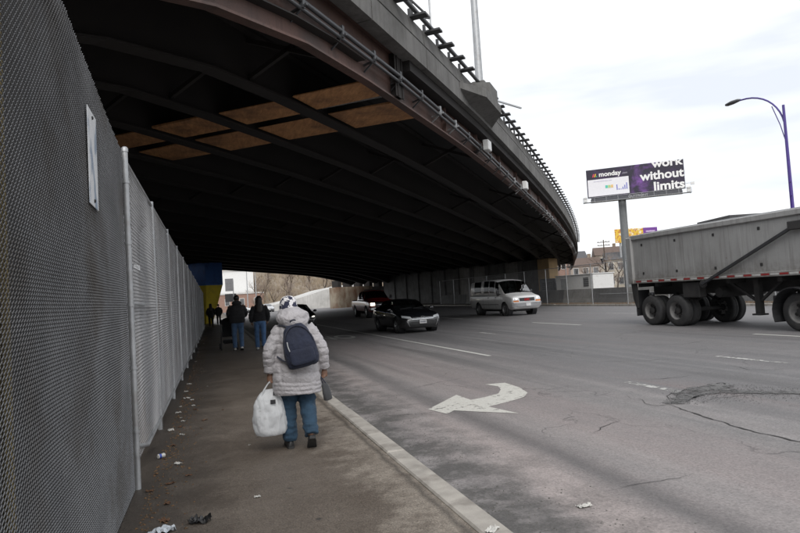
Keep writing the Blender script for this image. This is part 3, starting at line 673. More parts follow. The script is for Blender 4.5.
# ------------------------------------------------------------------ billboard
def fit(body, name, mat, parent, x0, x1, zb_, size, M, bold):
    o = text_obj(body, name, mat, parent, size, Matrix.Identity(4), bold, .012); me = o.data
    xs_ = [v.co.x for v in me.vertices]; k = (x1-x0)/(max(xs_)-min(xs_)); mn = min(xs_)
    for v in me.vertices: v.co = Vector(((v.co.x-mn)*k+x0, -v.co.z, v.co.y+zb_))
    me.transform(M); return o
bb = thing('billboard', 'tall roadside billboard with dark purple advert and white lettering on one pole', 'billboard', (59.5, 74.95, 0), math.atan2(-8.0, 10.6))
t = NT('purple advert'); co = t.coord(False); n1 = t.noise(co, .55, 6, .65, .6); n2 = t.noise(co, 9, 2); X, Yc, Z = t.sep(co)
mask = t.ramp(t.math('ABSOLUTE', t.math('SUBTRACT', X, .6)), .3, 3.4, 1, .12)
c = t.mix(t.math('MULTIPLY', t.ramp(n1, .45, .7), mask), (.022, .018, .035, 1), (.20, .075, .33, 1)); c = t.mix(t.ramp(n2, .72, .78, 0, .7), c, (.6, .5, .75, 1))
t.set(col=c, rough=.55); M_ad = t.m
bz = 16.25
mb = MB(); mb.box((0, 0, bz), (13.35, .22, 4.25), 0, .02); mb.build('panel', M_ad, bb)
M_txt = pm('white print', (.82, .82, .80), .6, var=.05, bump=0); M_pan = pm('white advert panel', (.78, .77, .80), .6, var=.05, bump=0)
mb = MB(); mb.box((-3.65, -.12, bz-.65), (5.75, .03, 2.5)); mb.build('white_panel', M_pan, bb)
Mt = Matrix.Translation((0, -.125, bz))
fit('monday', 'lettering', M_txt, bb, -4.85, -1.75, .98, .95, Mt, .028)
fit('.com', 'lettering', pm('grey print', (.45, .42, .5), .6, bump=0), bb, -1.65, -.9, 1.0, .5, Mt, .0)
for i, c_ in enumerate(((.75, .08, .12), (.85, .5, .03), (.05, .55, .25))):
    mb = MB(); x0 = -5.75+i*.27; mb.bar((x0, -.13, bz+.98), (x0+(.16 if i < 2 else .0), -.13, bz+(1.45 if i < 2 else 1.12)), .14, .02, (0, 1, 0)); mb.build('logo_stroke', pm('logo%d' % i, c_, .6, bump=0, var=.05), bb)
for body, x0, x1, zz, sz in (('work', 2.45, 6.62, 1.42, 1.72), ('without', .75, 6.62, -.30, 1.72), ('limits', 2.55, 6.62, -1.92, 1.72)):
    o = fit(body, 'lettering', M_txt, bb, x0, x1, zz, sz, Mt, .05)
    if body == 'work':
        for v in o.data.vertices: v.co.z = min(v.co.z, bz+2.11)
mg = [pm('chart%d' % i, c_, .6, bump=0, var=.05) for i, c_ in enumerate(((.10, .55, .42), (.45, .6, .25), (.75, .50, .22), (.12, .14, .50)))]
for i in range(3):
    mb = MB(); mb.box((-3.9+i*.38, -.145, bz-.62), (.34, .02, .42)); mb.build('chart_cell', mg[i], bb)
for i, hh in enumerate((.78, .18, .12, .36, .62, .95)):
    mb = MB(); mb.box((-2.45+i*.27, -.145, bz-1.25+hh/2), (.12, .02, hh)); mb.build('chart_bar', mg[3], bb)
mb = MB(); mb.box((-4.4, -.142, bz+.28), (2.6, .02, .07)); mb.build('chart_title', pm('pale print', (.5, .48, .6), .6, bump=0), bb)
mb = MB(); mb.box((.0, .02, bz-2.42), (12.4, .18, .62), 0, .02); mb.build('apron', pm('apron grey', (.075, .075, .085), .6), bb)
fit('OUTFRONT', 'lettering', pm('dim print', (.33, .33, .34), .6, bump=0), bb, -1.0, 1.7, -2.56, .48, Matrix.Translation((0, -.075, bz)), .01)
mb = MB(); mb.tube([(-1.9, .75, -.3), (-1.9, .75, bz-2.4)], .55, 20); mb.build('pole', pm('pole grey', (.17, .18, .185), .6, var=.15, streak=.4, world=True), bb, 40)
mb = MB(); mb.box((0, .75, bz-2.5), (12.6, .5, .5)); mb.build('beam', M_conduit, bb)
for i in range(9):
    x = -6.0+i*1.5; mb = MB(); mb.box((x, .32, bz-.1), (.14, .4, 4.3)); mb.build('back_rib', M_conduit, bb)
mb = MB(); mb.box((0, -.75, bz-2.82), (14.6, .9, .06)); mb.build('catwalk', M_galv, bb)
mb = MB(); mb.tube([(-7.3, -1.2, bz-2.2), (7.3, -1.2, bz-2.2)], .03, 6); mb.build('handrail', M_galv, bb)
for i in range(10):
    x = -7.3+i*14.6/9; mb = MB(); mb.tube([(x, -1.2, bz-2.85), (x, -1.2, bz-2.2)], .025, 6); mb.bar((x, -1.2, bz-2.85), (x, .6, bz-2.75), .06, .08); mb.build('rail_post', M_galv, bb)
for sx in (-1, 1):
    mb = MB(); mb.box((sx*7.0, -.9, bz-2.35), (.5, .4, .75), 0, .03); mb.build('light_box', M_white, bb)
mb = MB(); mb.tube([(6.7, -.2, bz-1.4), (7.5, -.9, bz-1.5), (7.5, -1.1, bz-1.5)], .04, 6); mb.box((7.5, -1.1, bz-1.6), (.5, .25, .35)); mb.build('floodlight', M_white, bb)

b2 = thing('billboard', 'small yellow billboard with purple end panel behind the larger one', 'billboard', (86.0, 109.3, 0), math.atan2(-2.6, 8.4))
t = NT('yellow advert'); co = t.coord(False); v = t.vor(co, 1.3); n = t.noise(co, 2.2, 4)
c = t.mix(t.ramp(v.outputs['Distance'], .2, .5, 1, 0), (.72, .48, .05, 1), (.80, .72, .55, 1)); c = t.mix(t.ramp(n, .5, .6, 0, .85), c, (.45, .14, .05, 1)); t.set(col=c, rough=.6)
mb = MB(); mb.box((-1.4, 0, 11.1), (6.0, .25, 2.9), 0, .02); mb.build('panel', t.m, b2)
mb = MB(); mb.box((3.1, 0, 11.1), (3.0, .25, 2.9), 0, .02); mb.build('end_panel', pm('purple print', (.17, .05, .30), .6, bump=0), b2)
for i, (w_, z_) in enumerate(((1.9, 11.75), (1.5, 11.2), (2.0, 10.6))):
    mb = MB(); mb.box((3.1+.1*i, -.14, z_), (w_, .02, .30)); mb.build('print_stripe', pm('lilac print', (.55, .42, .62), .6, bump=0), b2)
for x in (-3.3, -1.9):
    mb = MB(); mb.tube([(x, .3, -.2), (x, .3, 10.6)], .22, 10); mb.build('leg', M_galv, b2, 40)
mb = MB(); mb.bar((-3.3, .3, 5), (-1.9, .3, 8.5), .12, .12); mb.build('leg_brace', M_galv, b2)

# street lamp
sl = thing('street_lamp', 'purple street lamp with curved arm standing behind the grey trailer', 'street lamp', (26.5, 22.3, 0), R(0))
M_pur = pm('purple paint', (.060, .030, .22), .4, var=.15, coat=.2)
mb = MB(); mb.tube([(0, 0, 0), (0, 0, 5), (0, 0, 9.5)], [.11, .085, .06], 12); mb.build('pole', M_pur, sl, 40)
mb = MB(); mb.tube([(0, 0, 8.35)]+[(-.0, 2.45*(1-math.cos(a))*1.0, 8.35+2.15*math.sin(a)) for a in [R(8*i) for i in range(1, 11)]]+[(0, 2.5, 10.52)], .042, 8); mb.build('arm', M_pur, sl, 40)
mb = MB(); mb.tube([(0, 0, 7.6), (0, .25, 8.6), (0, .62, 9.62)], .022, 8); mb.build('arm_brace', M_pur, sl, 40)
mb = MB(); mb.rings([[(w_*math.cos(2*math.pi*k/10), 2.4+y_, 10.55+zz+h_*math.sin(2*math.pi*k/10)) for k in range(10)] for y_, w_, h_, zz in ((0, .05, .05, -.02), (.15, .13, .08, 0), (.5, .19, .10, 0), (.85, .16, .07, -.02), (.95, .05, .03, -.03))]); mb.build('lamp_head', pm('lamp grey', (.10, .105, .11), .5), sl, 50)
for z in (5.1, 5.75):
    mb = MB(); mb.tube([(-.3, -.28, z), (.12, .1, z)], .018, 6); mb.build('peg', M_pur, sl)
mb = MB(); mb.lathe([(.2, 0), (.2, .3), (.13, .45)], 12); mb.build('base', M_pur, sl, 40)

# ------------------------------------------------------------------ buildings and trees beyond
M_win = glass('far window glass', (.06, .07, .08), .05, .12); M_trim = pm('pale trim', (.55, .54, .52), .7)
M_roofs = [pm('roof slate', (.085, .085, .09), .8, world=True), pm('roof brown', (.12, .085, .07), .8, world=True)]
def house(x, y, z, w_, d_, h_, rz, mat, roof, label, cat='house', flat_=False, nw=3, nf=2):
    o = thing('house' if not flat_ else 'building', label, cat, (x, y, z), rz)
    mb = MB(); mb.box((0, 0, h_/2-1), (w_, d_, h_+2)); mb.build('wall', mat, o)
    if flat_:
        mb = MB(); mb.box((0, 0, h_+.15), (w_+.3, d_+.3, .3)); mb.build('roof', roof, o)
    else:
        mb = MB(); rg = [[(-w_/2-.3, s*d_/2+s*.3, h_-.05) for s in (-1, 1)]]
        V = [(-w_/2-.3, -d_/2-.3, h_-.05), (-w_/2-.3, d_/2+.3, h_-.05), (-w_/2-.3, 0, h_+w_*.3), (w_/2+.3, -d_/2-.3, h_-.05), (w_/2+.3, d_/2+.3, h_-.05), (w_/2+.3, 0, h_+w_*.3)]
        mb.add(V, [(0, 2, 1), (3, 4, 5), (0, 3, 5, 2), (1, 2, 5, 4), (0, 1, 4, 3)]); r = mb.build('roof', roof, o)
        mb = MB(); mb.box((w_*.2, .6, h_+w_*.3), (.7, .7, 1.6)); mb.build('chimney', M_rust, r)
    for f_ in range(nf):
        zc = (f_+.55)*h_/nf
        for i in range(nw):
            xc = -w_/2+(i+.5)*w_/nw; mb = MB(); mb.box((xc, -d_/2-.03, zc), (1.15, .1, 1.6)); wn_ = mb.build('window', M_trim, o)
            mb = MB(); mb.box((xc, -d_/2-.085, zc), (.9, .04, 1.35)); mb.build('pane', M_win, wn_)
        for i in range(2):
            yc = -d_/2+(i+.5)*d_/2; mb = MB(); mb.box((-w_/2-.03, yc, zc), (.1, 1.15, 1.6)); wn_ = mb.build('window', M_trim, o)
            mb = MB(); mb.box((-w_/2-.085, yc, zc), (.04, .9, 1.35)); mb.build('pane', M_win, wn_)
    return o
hc = [pm('house tan', (.40, .33, .28), .8, world=True), pm('house cream', (.50, .45, .37), .8, world=True), pm('house grey', (.27, .28, .29), .8, world=True), pm('house brick', (.30, .19, .15), .85, world=True)]
house(76.0, 114, 0, 6.0, 7, 5.2, -.5, hc[0], M_roofs[1], 'tan two storey house nearest the overpass end behind the white cabin')
house(84.0, 113, 0, 5.6, 7, 6.2, -.55, hc[1], M_roofs[0], 'cream two storey house below the small yellow billboard')
house(83.0, 130, 1.0, 6.5, 8, 6.4, -.45, hc[3], M_roofs[0], 'brick red house standing behind the tan and cream houses')
house(94.0, 130, 1.5, 7, 8, 6.6, -.5, hc[1], M_roofs[1], 'cream house with brown roof up the slope')
house(103, 122, 1.5, 9, 9, 7.0, -.6, hc[2], M_roofs[0], 'grey house behind the parked trailer')
house(96, 160, 2.5, 12, 10, 7.0, -.45, hc[1], M_roofs[0], 'wide tan apartment block on the ridge', 'building', True, 5, 3)
house(105.5, 95.5, 0, 20, 12, 12.5, -.28, pm('warehouse grey', (.12, .125, .13), .8, world=True), M_roofs[0], 'long dark flat-roofed warehouse showing above the trailer', 'building', True, 8, 3)
house(84.5, 100, 0, 7, 4, 2.6, -.6, M_white, M_trim, 'low white flat-roofed shed in front of the houses', 'shed', True, 3, 1)

def bare_tree(h, seed, tw=.035):
    rnd = random.Random(seed); tr = MB(); cw = MB()
    def grow(p, d, l, r, lev):
        n = 3; pts = [p]; q = p
        for i in range(n):
            d = (d+Vector((rnd.gauss(0, .16), rnd.gauss(0, .16), rnd.gauss(.05, .1)))).normalized(); q = q+d*l/n; pts.append(q)
        (tr if lev < 2 else cw).tube(pts, [r*(1-.45*i/n) for i in range(n+1)], 6 if lev < 2 else 3, caps=False)
        if lev >= 4: return
        for i in range((4, 4, 5, 4)[lev]):
            b = pts[1+rnd.randrange(n)]; a = rnd.uniform(0, 6.28); s_ = rnd.uniform(.45, .95)
            nd = (d+(Vector((math.cos(a), math.sin(a), .15))*s_*1.15)).normalized()
            grow(b, nd, l*rnd.uniform(.5, .78), max(r*.5, tw*.35), lev+1)
    grow(Vector((0, 0, -.3)), Vector((0, 0, 1)), h*.42, h*.022, 0); return tr, cw
M_bark = pm('bark', (.085, .065, .05), .95, var=.3); M_twig = pm('twigs', (.22, .17, .14), .95, var=.3)
trees = []
for s_, hh in ((1, 9), (2, 11), (5, 8), (9, 10)):
    a_, b_ = bare_tree(hh, s_); trees.append((a_.mesh('trunk', 180), b_.mesh('crown')))
def tree(i, x, y, z, s_, label, grp):
    o = thing('bare_tree', label, 'tree', (x, y, z), random.uniform(0, 6), grp); o.scale = (s_, s_, s_)
    link(trees[i % 4][0], 'trunk', M_bark, o); link(trees[i % 4][1], 'crown', M_twig, o)
for i, (x, y) in enumerate([(70, 104), (73.5, 100), (79.5, 103), (80.5, 118), (88, 117), (86, 104), (72, 124), (97, 116), (92, 104), (68, 96), (75, 106), (78, 98), (82, 106), (89, 108)]):
    tree(i, x, y, 0, random.uniform(.6, .85), 'bare leafless tree among the far houses beyond the barrier wall', 'bare trees among the far houses')
up_ = thing('utility_pole', 'wooden utility pole with crossarm rising above the far houses', 'utility pole', (80.2, 112.5, 0), -.6)
mb = MB(); mb.tube([(0, 0, -.2), (0, 0, 10.6)], [.16, .11], 8); mb.build('pole', M_bark, up_)
for z in (9.4, 10.1):
    mb = MB(); mb.box((0, 0, z), (2.6, .12, .14)); mb.build('crossarm', M_bark, up_)
    for x in (-1.1, -.5, .5, 1.1):
        mb = MB(); mb.tube([(x, 0, z+.06), (x, 0, z+.25)], .05, 6); mb.build('insulator', M_conduit, up_)

# ------------------------------------------------------------------ beyond the overpass: hillside, ramp wall, buildings
t = NT('dry hillside'); co = t.coord(True); n1 = t.noise(co, .25, 6, .7); n2 = t.noise(co, 2.5, 5, .7)
c = t.mix(t.ramp(n1, .35, .65), (.27, .225, .175, 1), (.17, .135, .10, 1)); c = t.mix(t.ramp(n2, .5, .7, 0, .6), c, (.34, .31, .26, 1)); t.set(col=c, rough=.95, nrm=t.bump(n2, .6, .3)); M_hill = t.m
rows = []
for j in range(24):
    y = 128+j*5.0; row = []
    for i in range(50):
        x = -60+i*5.0; s_ = max(0, (y-132)-max(0, 14-x)*1.6)/60; z = -.25+(16*min(1, s_)**1.2+1.2*noise.noise(Vector((x*.06, y*.06, 3)))*min(1, s_*4))*max(0, min(1, (75-x)/30))
        row.append((x, y, max(z, -.25)))
    rows.append(row)
mb = MB(); mb.grid(rows); struct(mb.build('hillside', M_hill, None, 180))
rw = thing('ramp_wall', 'pale curved concrete ramp wall rising beyond the overpass', 'wall')
top = [(5.5, 127, .35), (8, 122, .6), (11, 119, 1.1), (14, 117.3, 1.7), (17, 116.2, 2.5), (20, 115.8, 3.3), (24, 115.8, 3.9), (30, 117, 4.3)]
for (p, q) in zip(top, top[1:]):
    mb = MB(); V = []
    for (x, y, z) in (p, q): V += [(x, y, -.15), (x, y+.5, -.15), (x, y+.5, z), (x, y, z)]
    mb.rings([V[:4], V[4:]]); mb.build('wall_panel', M_concl, rw)
mb = MB(); mb.grid([[(x, y+.3, z-.05), (x-1, y+9, z+.1)] for x, y, z in top]); mb.build('ramp_road', M_concl, rw)
for i, (x, y) in enumerate([(9, 138), (13, 142), (17, 146), (21, 139), (25, 147), (29, 141), (12, 152), (18, 155), (24, 158), (31, 152), (7, 148), (15, 133), (35, 146), (22, 168), (28, 170), (14, 166), (38, 160), (10, 162)]):
    s_ = max(0, (y-132)-max(0, 14-x)*1.6)/60; z = -.25+16*min(1, s_)**1.2
    tree(i+1, x, y, z-.2, random.uniform(.55, .9), 'bare brown tree growing on the dry hillside beyond the overpass', 'bare trees on the hillside')
def brush():
    x = random.uniform(8, 45); y = random.uniform(133, 175); s_ = max(0, (y-132)-max(0, 14-x)*1.6)/60; return x, y, -.25+16*min(1, s_)**1.2
mb = MB()
for i in range(2600):
    x, y, z = brush(); hgt = random.uniform(.5, 1.6)
    for k in range(3):
        a = random.uniform(0, 6.28); dx, dy = math.cos(a)*.35, math.sin(a)*.35
        mb.add([(x+dx*.2, y+dy*.2, z-.2), (x+dx*.2+.1, y+dy*.2, z-.2), (x+dx+random.uniform(-.3, .3), y+dy, z+hgt)], [(0, 1, 2)])
tag(mb.build('dry_brush', pm('dry brush', (.30, .24, .17), .95, var=.5, sc=.3, world=True)), 'tan dry brush covering the hillside beyond the overpass', 'brush', kind='stuff')
house(4.6, 158, 0, 9.5, 10, 9.6, 0, M_white, M_trim, 'white flat-roofed building beyond the overpass by the pavement', 'building', True, 0, 3)
house(4.5, 149, 0, 13, 6, 3.9, 0, hc[3], M_trim, 'low red brick building in front of the white one', 'building', True, 4, 1)
for x, y, hh, lb in ((8.2, 128, 9, 'thin grey lamp post at the low end of the ramp wall'), (6.0, 118, 8.5, 'thin grey lamp post in front of the white and brick buildings'), (27.5, 140, 11, 'tall thin lamp post standing on the dry hillside')):
    o = thing('lamp_post', lb, 'lamp post', (x, y, 0 if y < 130 else 2), 0, 'far lamp posts')
    mb = MB(); mb.tube([(0, 0, -.3), (0, 0, hh)], [.11, .06], 8); mb.build('pole', M_galv, o)
    mb = MB(); mb.tube([(0, 0, hh-.1), (.8, 0, hh+.3), (1.6, 0, hh+.3)], .04, 6); mb.ell((1.8, 0, hh+.28), (.35, .14, .08), 8, 6); mb.build('lamp_head', M_galv, o)
ts = thing('traffic_sign', 'back of a grey traffic sign above a dark one on a post', 'sign', (2.25, 76, 0))
mb = MB(); mb.tube([(0, 0, -.1), (0, 0, 4.5)], .05, 8); mb.build('post', M_galv, ts)
mb = MB(); mb.box((-.45, .03, 3.95), (.95, .04, 1.5), 0, .01); mb.build('upper_plate', pm('sign back', (.22, .22, .23), .6), ts)
mb = MB(); mb.box((-.35, .03, 2.4), (1.3, .04, .95), 0, .01); mb.build('lower_plate', M_brk2, ts)
# ------------------------------------------------------------------ vehicles
def herm(keys, u):
    if u <= keys[0][0]: return keys[0][1]
    if u >= keys[-1][0]: return keys[-1][1]
    n = len(keys)
    def sl_(i):
        if i == 0 or i == n-1: return 0 if False else ((keys[1][1]-keys[0][1])/(keys[1][0]-keys[0][0]) if i == 0 else (keys[-1][1]-keys[-2][1])/(keys[-1][0]-keys[-2][0]))
        a = (keys[i][1]-keys[i-1][1])/(keys[i][0]-keys[i-1][0]); b = (keys[i+1][1]-keys[i][1])/(keys[i+1][0]-keys[i][0])
        return 0 if a*b <= 0 else 2*a*b/(a+b)
    for i in range(n-1):
        if keys[i][0] <= u <= keys[i+1][0]:
            h = keys[i+1][0]-keys[i][0]; t_ = (u-keys[i][0])/h; p0, p1 = keys[i][1], keys[i+1][1]; m0, m1 = sl_(i)*h, sl_(i+1)*h
            return (2*t_**3-3*t_**2+1)*p0+(t_**3-2*t_**2+t_)*m0+(-2*t_**3+3*t_**2)*p1+(t_**3-t_**2)*m1
def paint(name, col, rough=.25, metal=.0, coat=.8, dirt=.25):
    t = NT(name); co = t.coord(); n = t.noise(co, 3, 5, .6); X, Y_, Z = t.sep(co); lo = t.ramp(t.math('ADD', Z, t.math('MULTIPLY', n, .4)), .45, .95, dirt, 0)
    c = t.mix(t.math('MULTIPLY', t.ramp(n, .3, .7, .3, 1), lo), (*col, 1), (.16, .15, .14, 1)); t.set(col=c, rough=t.math('ADD', lo, rough, True), metal=metal, coat=coat); return t.m
M_tyre = pm('tyre rubber', (.040, .040, .041), .85, var=.3, sc=8, dirt=(.085, .08, .075), dsc=5, damt=.5)
M_rim = pm('alloy rim', (.42, .43, .44), .35, .8, var=.1); M_chrome = pm('chrome', (.60, .61, .62), .18, .95, var=.05, bump=0)
M_glass = glass('car glass', (.45, .49, .48), .02, .18); M_glassd = glass('tinted glass', (.12, .13, .13), .05, .04, .4)
M_int = pm('dark upholstery', (.045, .045, .047), .9); M_blk = pm('black plastic', (.022, .022, .024), .55, var=.2)
M_lens = glass('lamp lens', (.92, .93, .94), .03, .05); M_amber = pm('amber lens', (.62, .18, .02), .25, bump=0, coat=.5); M_redl = pm('red lens', (.35, .02, .02), .25, bump=0, coat=.5)
M_lit = emis('lit headlamp', (1.0, .93, .78), 2.5); M_refl = pm('reflector bowl', (.80, .81, .82), .25, .0, var=.1, bump=0); M_num = pm('number plate white', (.70, .70, .70), .5, bump=0); M_numt = pm('number plate print', (.10, .10, .16), .6, bump=0)

class Car:
    def __init__(s, name, label, K, L, mat, wheels, arch, wins, wsh, rwin, glassm, rwm=None):
        s.root = thing(name, label, K['cat']); s.L = L; s.mat = mat
        us = [0, .02, .05, .09, .14, .2, .28]; u = .36
        while u < L-.32: us.append(u); u += .075
        us += [L-.28, L-.2, L-.13, L-.07, L-.03, L]
        NS, NG, NR = 13, 7, 7; G = []
        for u in us:
            top, belt, wb, wr_, bot = (herm(K[k], u) for k in ('top', 'belt', 'wb', 'wr', 'bot'))
            crn = max(.012, min(K.get('crn', .06), (top-belt)*.35)); pr_ = [(0, bot), (wb-.14, bot)]
            side = [(wb*.955, bot+.06), (wb*.985, bot+.22*(belt-bot)), (wb+.012, bot+.55*(belt-bot)), (wb+.01, bot+.8*(belt-bot)), (wb-.008, belt-.035), (wb-.045, belt)]
            for i in range(NS):
                q = i/(NS-1)*(len(side)-1); k = min(int(q), len(side)-2); f_ = q-k; pr_.append((side[k][0]*(1-f_)+side[k+1][0]*f_, side[k][1]*(1-f_)+side[k+1][1]*f_))
            bx, bz_ = pr_[-1]; tx_, tz_ = wr_, top-crn
            for i in range(1, NG+1):
                f_ = i/NG; pr_.append((bx+(tx_-bx)*f_+.035*math.sin(math.pi*f_)*(top-belt)/.5*.6, bz_+(tz_-bz_)*f_))
            for i in range(1, NR+1):
                f_ = i/NR; a = f_*math.pi/2; pr_.append((tx_*(1-f_)*(1) if i == NR else tx_*(1-f_**1.0), tz_+crn*(1-(1-f_)**2)))
            G.append(pr_)
        nr = len(G[0]); g0 = 2+NS-1; g1 = g0+NG
        V = []; 
        for i, u in enumerate(us):
            for (x, z) in G[i]: V.append([x, u-L/2, z])
        n_half = len(V)
        for i, u in enumerate(us):
            for (x, z) in G[i]: V.append([-x, u-L/2, z])
        parts = {'body': []}
        def put(k, f_): parts.setdefault(k, []).append(f_)
        gone = set()
        for wu in wheels:
            for idx in range(2):
                for i, u in enumerate(us):
                    for r in range(2, g0+1):
                        if math.hypot(u-wu, G[i][r][1]-arch[1]) < arch[0] and G[i][r][0] > .5: gone.add(idx*n_half+i*nr+r)
        for sd_ in range(2):
            o = sd_*n_half
            for i in range(len(us)-1):
                um = (us[i]+us[i+1])/2
                for r in range(nr-1):
                    q = [o+i*nr+r, o+(i+1)*nr+r, o+(i+1)*nr+r+1, o+i*nr+r+1]
                    if sum(k in gone for k in q) >= 4: continue
                    if sd_ == 1: q = q[::-1]
                    q = tuple(q[::-1]); key = 'body'
                    if g0 <= r < g1:
                        tt = (r-g0+.5)/NG
                        hgt = G[i][g1][1]-G[i][g0][1]
                        if .10 < tt < .93 and hgt > .17:
                            for w_, (a, b, sa, sb) in enumerate(wins):
                                if a+sa*tt < um < b+sb*tt: key = ('side_window', sd_, w_)
                    elif r >= g1:
                        if wsh[0] < um < wsh[1]: key = ('windscreen',)
                        elif rwin[0] < um < rwin[1]: key = ('rear_window',)
                    put(key, q)
        # snap the cut edge of the wheel arches to a circle
        for k in gone:
            sdk = k >= n_half; i = (k % n_half)//nr
            for wu in wheels:
                dy, dz = V[k][1]-(wu-L/2), V[k][2]-arch[1]; d_ = math.hypot(dy, dz)
                if d_ < arch[0]: 
                    if d_ < 1e-4: continue
                    V[k][1] = wu-L/2+dy/d_*arch[0]; V[k][2] = arch[1]+dz/d_*arch[0]
        # end caps
        for e in (0, len(us)-1):
            lp = [e*nr+r for r in range(nr)]+[n_half+e*nr+r for r in range(nr-2, 0, -1)]
            put('body', tuple(lp if e else lp[::-1]))
        s.bvh = BVHTree.FromPolygons([Vector(v) for v in V], [f_ for fs in parts.values() for f_ in fs])
        for k, fs in parts.items():
            rem = {}; vv = []; ff = []
            for f_ in fs:
                g = []
                for q in f_:
                    if q not in rem: rem[q] = len(vv); vv.append(V[q])
                    g.append(rem[q])
                ff.append(tuple(g))
            mb = MB(); mb.add(vv, ff)
            nm = k if isinstance(k, str) else k[0]
            m = mat if nm == 'body' else (glassm if nm == 'windscreen' else (rwm or glassm))
            mb.build(nm, m, s.root, 38 if nm == 'body' else 180)
        # inside: floor, tunnel under the arches, seats, dashboard
        mb = MB(); mb.box((0, 0, .42), (1.1, L*.86, .2)); mb.box((0, 0, .30), (1.0, L*.8, .14)); mb.build('floor_pan', M_int, s.root)
        for wu in wheels:
            for sx in (-1, 1):
                mb = MB(); mb.lathe([(arch[0]+.03, -.16), (arch[0]+.03, .12), (.0, .12)], 20, cap0=False, M=Matrix.Translation((sx*(herm(K['wb'], wu)-.20), wu-L/2, arch[1])) @ Matrix.Rotation(-sx*R(90), 4, 'Y')); mb.build('wheel_well', M_blk, s.root)
    def patch(s, name, mat, pts, ax, off=.012, nu=8, nv=4, parent=None, sgn=-1, thick=0):
        """four-corner patch draped on the body; ax 'y': pts are (x,z) seen from front (sgn -1) or rear; ax 'x': pts (y,z) seen from the side"""
        rows = []
        for j in range(nv+1):
            row = []
            for i in range(nu+1):
                a, b = i/nu, j/nv; p = [pts[0][k]*(1-a)*(1-b)+pts[1][k]*a*(1-b)+pts[2][k]*a*b+pts[3][k]*(1-a)*b for k in (0, 1)]
                if ax == 'y': o_, d_ = Vector((p[0], sgn*6, p[1])), Vector((0, -sgn, 0))
                elif ax == 'x': o_, d_ = Vector((sgn*3, p[0], p[1])), Vector((-sgn, 0, 0))
                else: o_, d_ = Vector((p[0], p[1], 5)), Vector((0, 0, -1))
                h = s.bvh.ray_cast(o_, d_)
                q = (h[0] if h[0] is not None else o_+d_*(6-s.L/2+.1 if ax == 'y' else 2.2))-d_*off
                row.append(tuple(q))
            rows.append(row)
        mb = MB(); flip = (ax == 'y' and sgn > 0) or (ax == 'x' and sgn < 0)
        mb.grid([r[::-1] for r in rows] if flip else rows); return mb.build(name, mat, parent or s.root, 60)
    def wheel(s, x, y, r, wd, mrim, spokes=5, steel=False):
        sx = 1 if x > 0 else -1
        M = Matrix.Rotation(sx*R(90), 4, 'Y')
        mb = MB(); mb.lathe([(r*.64, -wd/2), (r*.9, -wd/2-.008), (r*.97, -wd/2+.02), (r, -wd/2+.05), (r, wd/2-.05), (r*.97, wd/2-.02), (r*.9, wd/2+.008), (r*.64, wd/2)], 28, M, True)
        wh = mb.build('wheel', M_tyre, s.root, 40, (x, y, r+.0))
        mb = MB(); mb.lathe([(r*.655, wd/2-.01), (r*.66, wd/2), (r*.60, wd/2-.03), (r*.56, wd/2-.09), (r*.15, wd/2-.09 if not steel else wd/2-.05), (0, wd/2-.09 if not steel else wd/2-.04)], 28, M, cap0=False)
        if not steel:
            for k in range(spokes):
                a = 2*math.pi*k/spokes; T = M @ Matrix.Rotation(a, 4, 'Z'); mb.box((r*.36, 0, wd/2-.045), (r*.48, r*.17, .05), 0, .01, T)
            mb.lathe([(r*.14, wd/2-.09), (r*.14, wd/2-.01), (0, wd/2-.005)], 12, M)
        mb.build('rim', mrim, wh, 40); return wh
def seats(c, ys, w_=.34, z=.5, h=.62):
    for y in ys:
        for sx in (-1, 1):
            mb = MB(); mb.box((sx*w_, y, z+.08), (.48, .5, .16), 0, .05); mb.box((sx*w_, y+.26, z+.12+h/2), (.46, .13, h), 0, .05); mb.box((sx*w_, y+.27, z+.2+h+.06), (.24, .09, .18), 0, .04); mb.build('seat', M_int, c.root, 40)
def plate_front(c, z, y=None, w_=.31, txt=None, x=0):
    h = c.bvh.ray_cast(Vector((x, -6, z)), Vector((0, 1, 0))); yy = (h[0].y if h[0] else -c.L/2)-.03
    mb = MB(); mb.box((x, yy, z), (w_, .012, .155), 0, .003); p = mb.build('number_plate', M_num, c.root)
    for i in range(6):
        mb = MB(); mb.box((x-.105+i*.042, yy-.008, z), (.024, .004, .07)); mb.build('character', M_numt, p)

KS = dict(cat='car',
  top=[(0,.55),(.03,.63),(.08,.70),(.2,.765),(.55,.86),(1.1,.965),(1.42,1.02),(1.85,1.23),(2.2,1.385),(2.55,1.445),(3.05,1.455),(3.55,1.40),(3.95,1.24),(4.25,1.13),(4.55,1.10),(4.76,1.06),(4.82,.95),(4.85,.8)],
  belt=[(0,.50),(.03,.58),(.08,.64),(.2,.70),(.55,.79),(1.1,.875),(1.42,.92),(2.5,.955),(3.5,1.0),(4.25,1.03),(4.7,1.0),(4.82,.88),(4.85,.75)],
  wb=[(0,.56),(.03,.66),(.08,.74),(.2,.82),(.5,.885),(1.1,.91),(2.5,.912),(3.8,.905),(4.4,.87),(4.7,.80),(4.82,.70),(4.85,.62)],
  wr=[(0,.42),(.08,.56),(.2,.64),(.55,.72),(1.3,.75),(1.5,.73),(1.9,.67),(2.25,.63),(3.1,.62),(3.6,.63),(4.0,.64),(4.3,.72),(4.6,.70),(4.85,.45)],
  bot=[(0,.36),(.05,.25),(.3,.19),(.9,.19),(4.2,.2),(4.65,.27),(4.85,.42)])
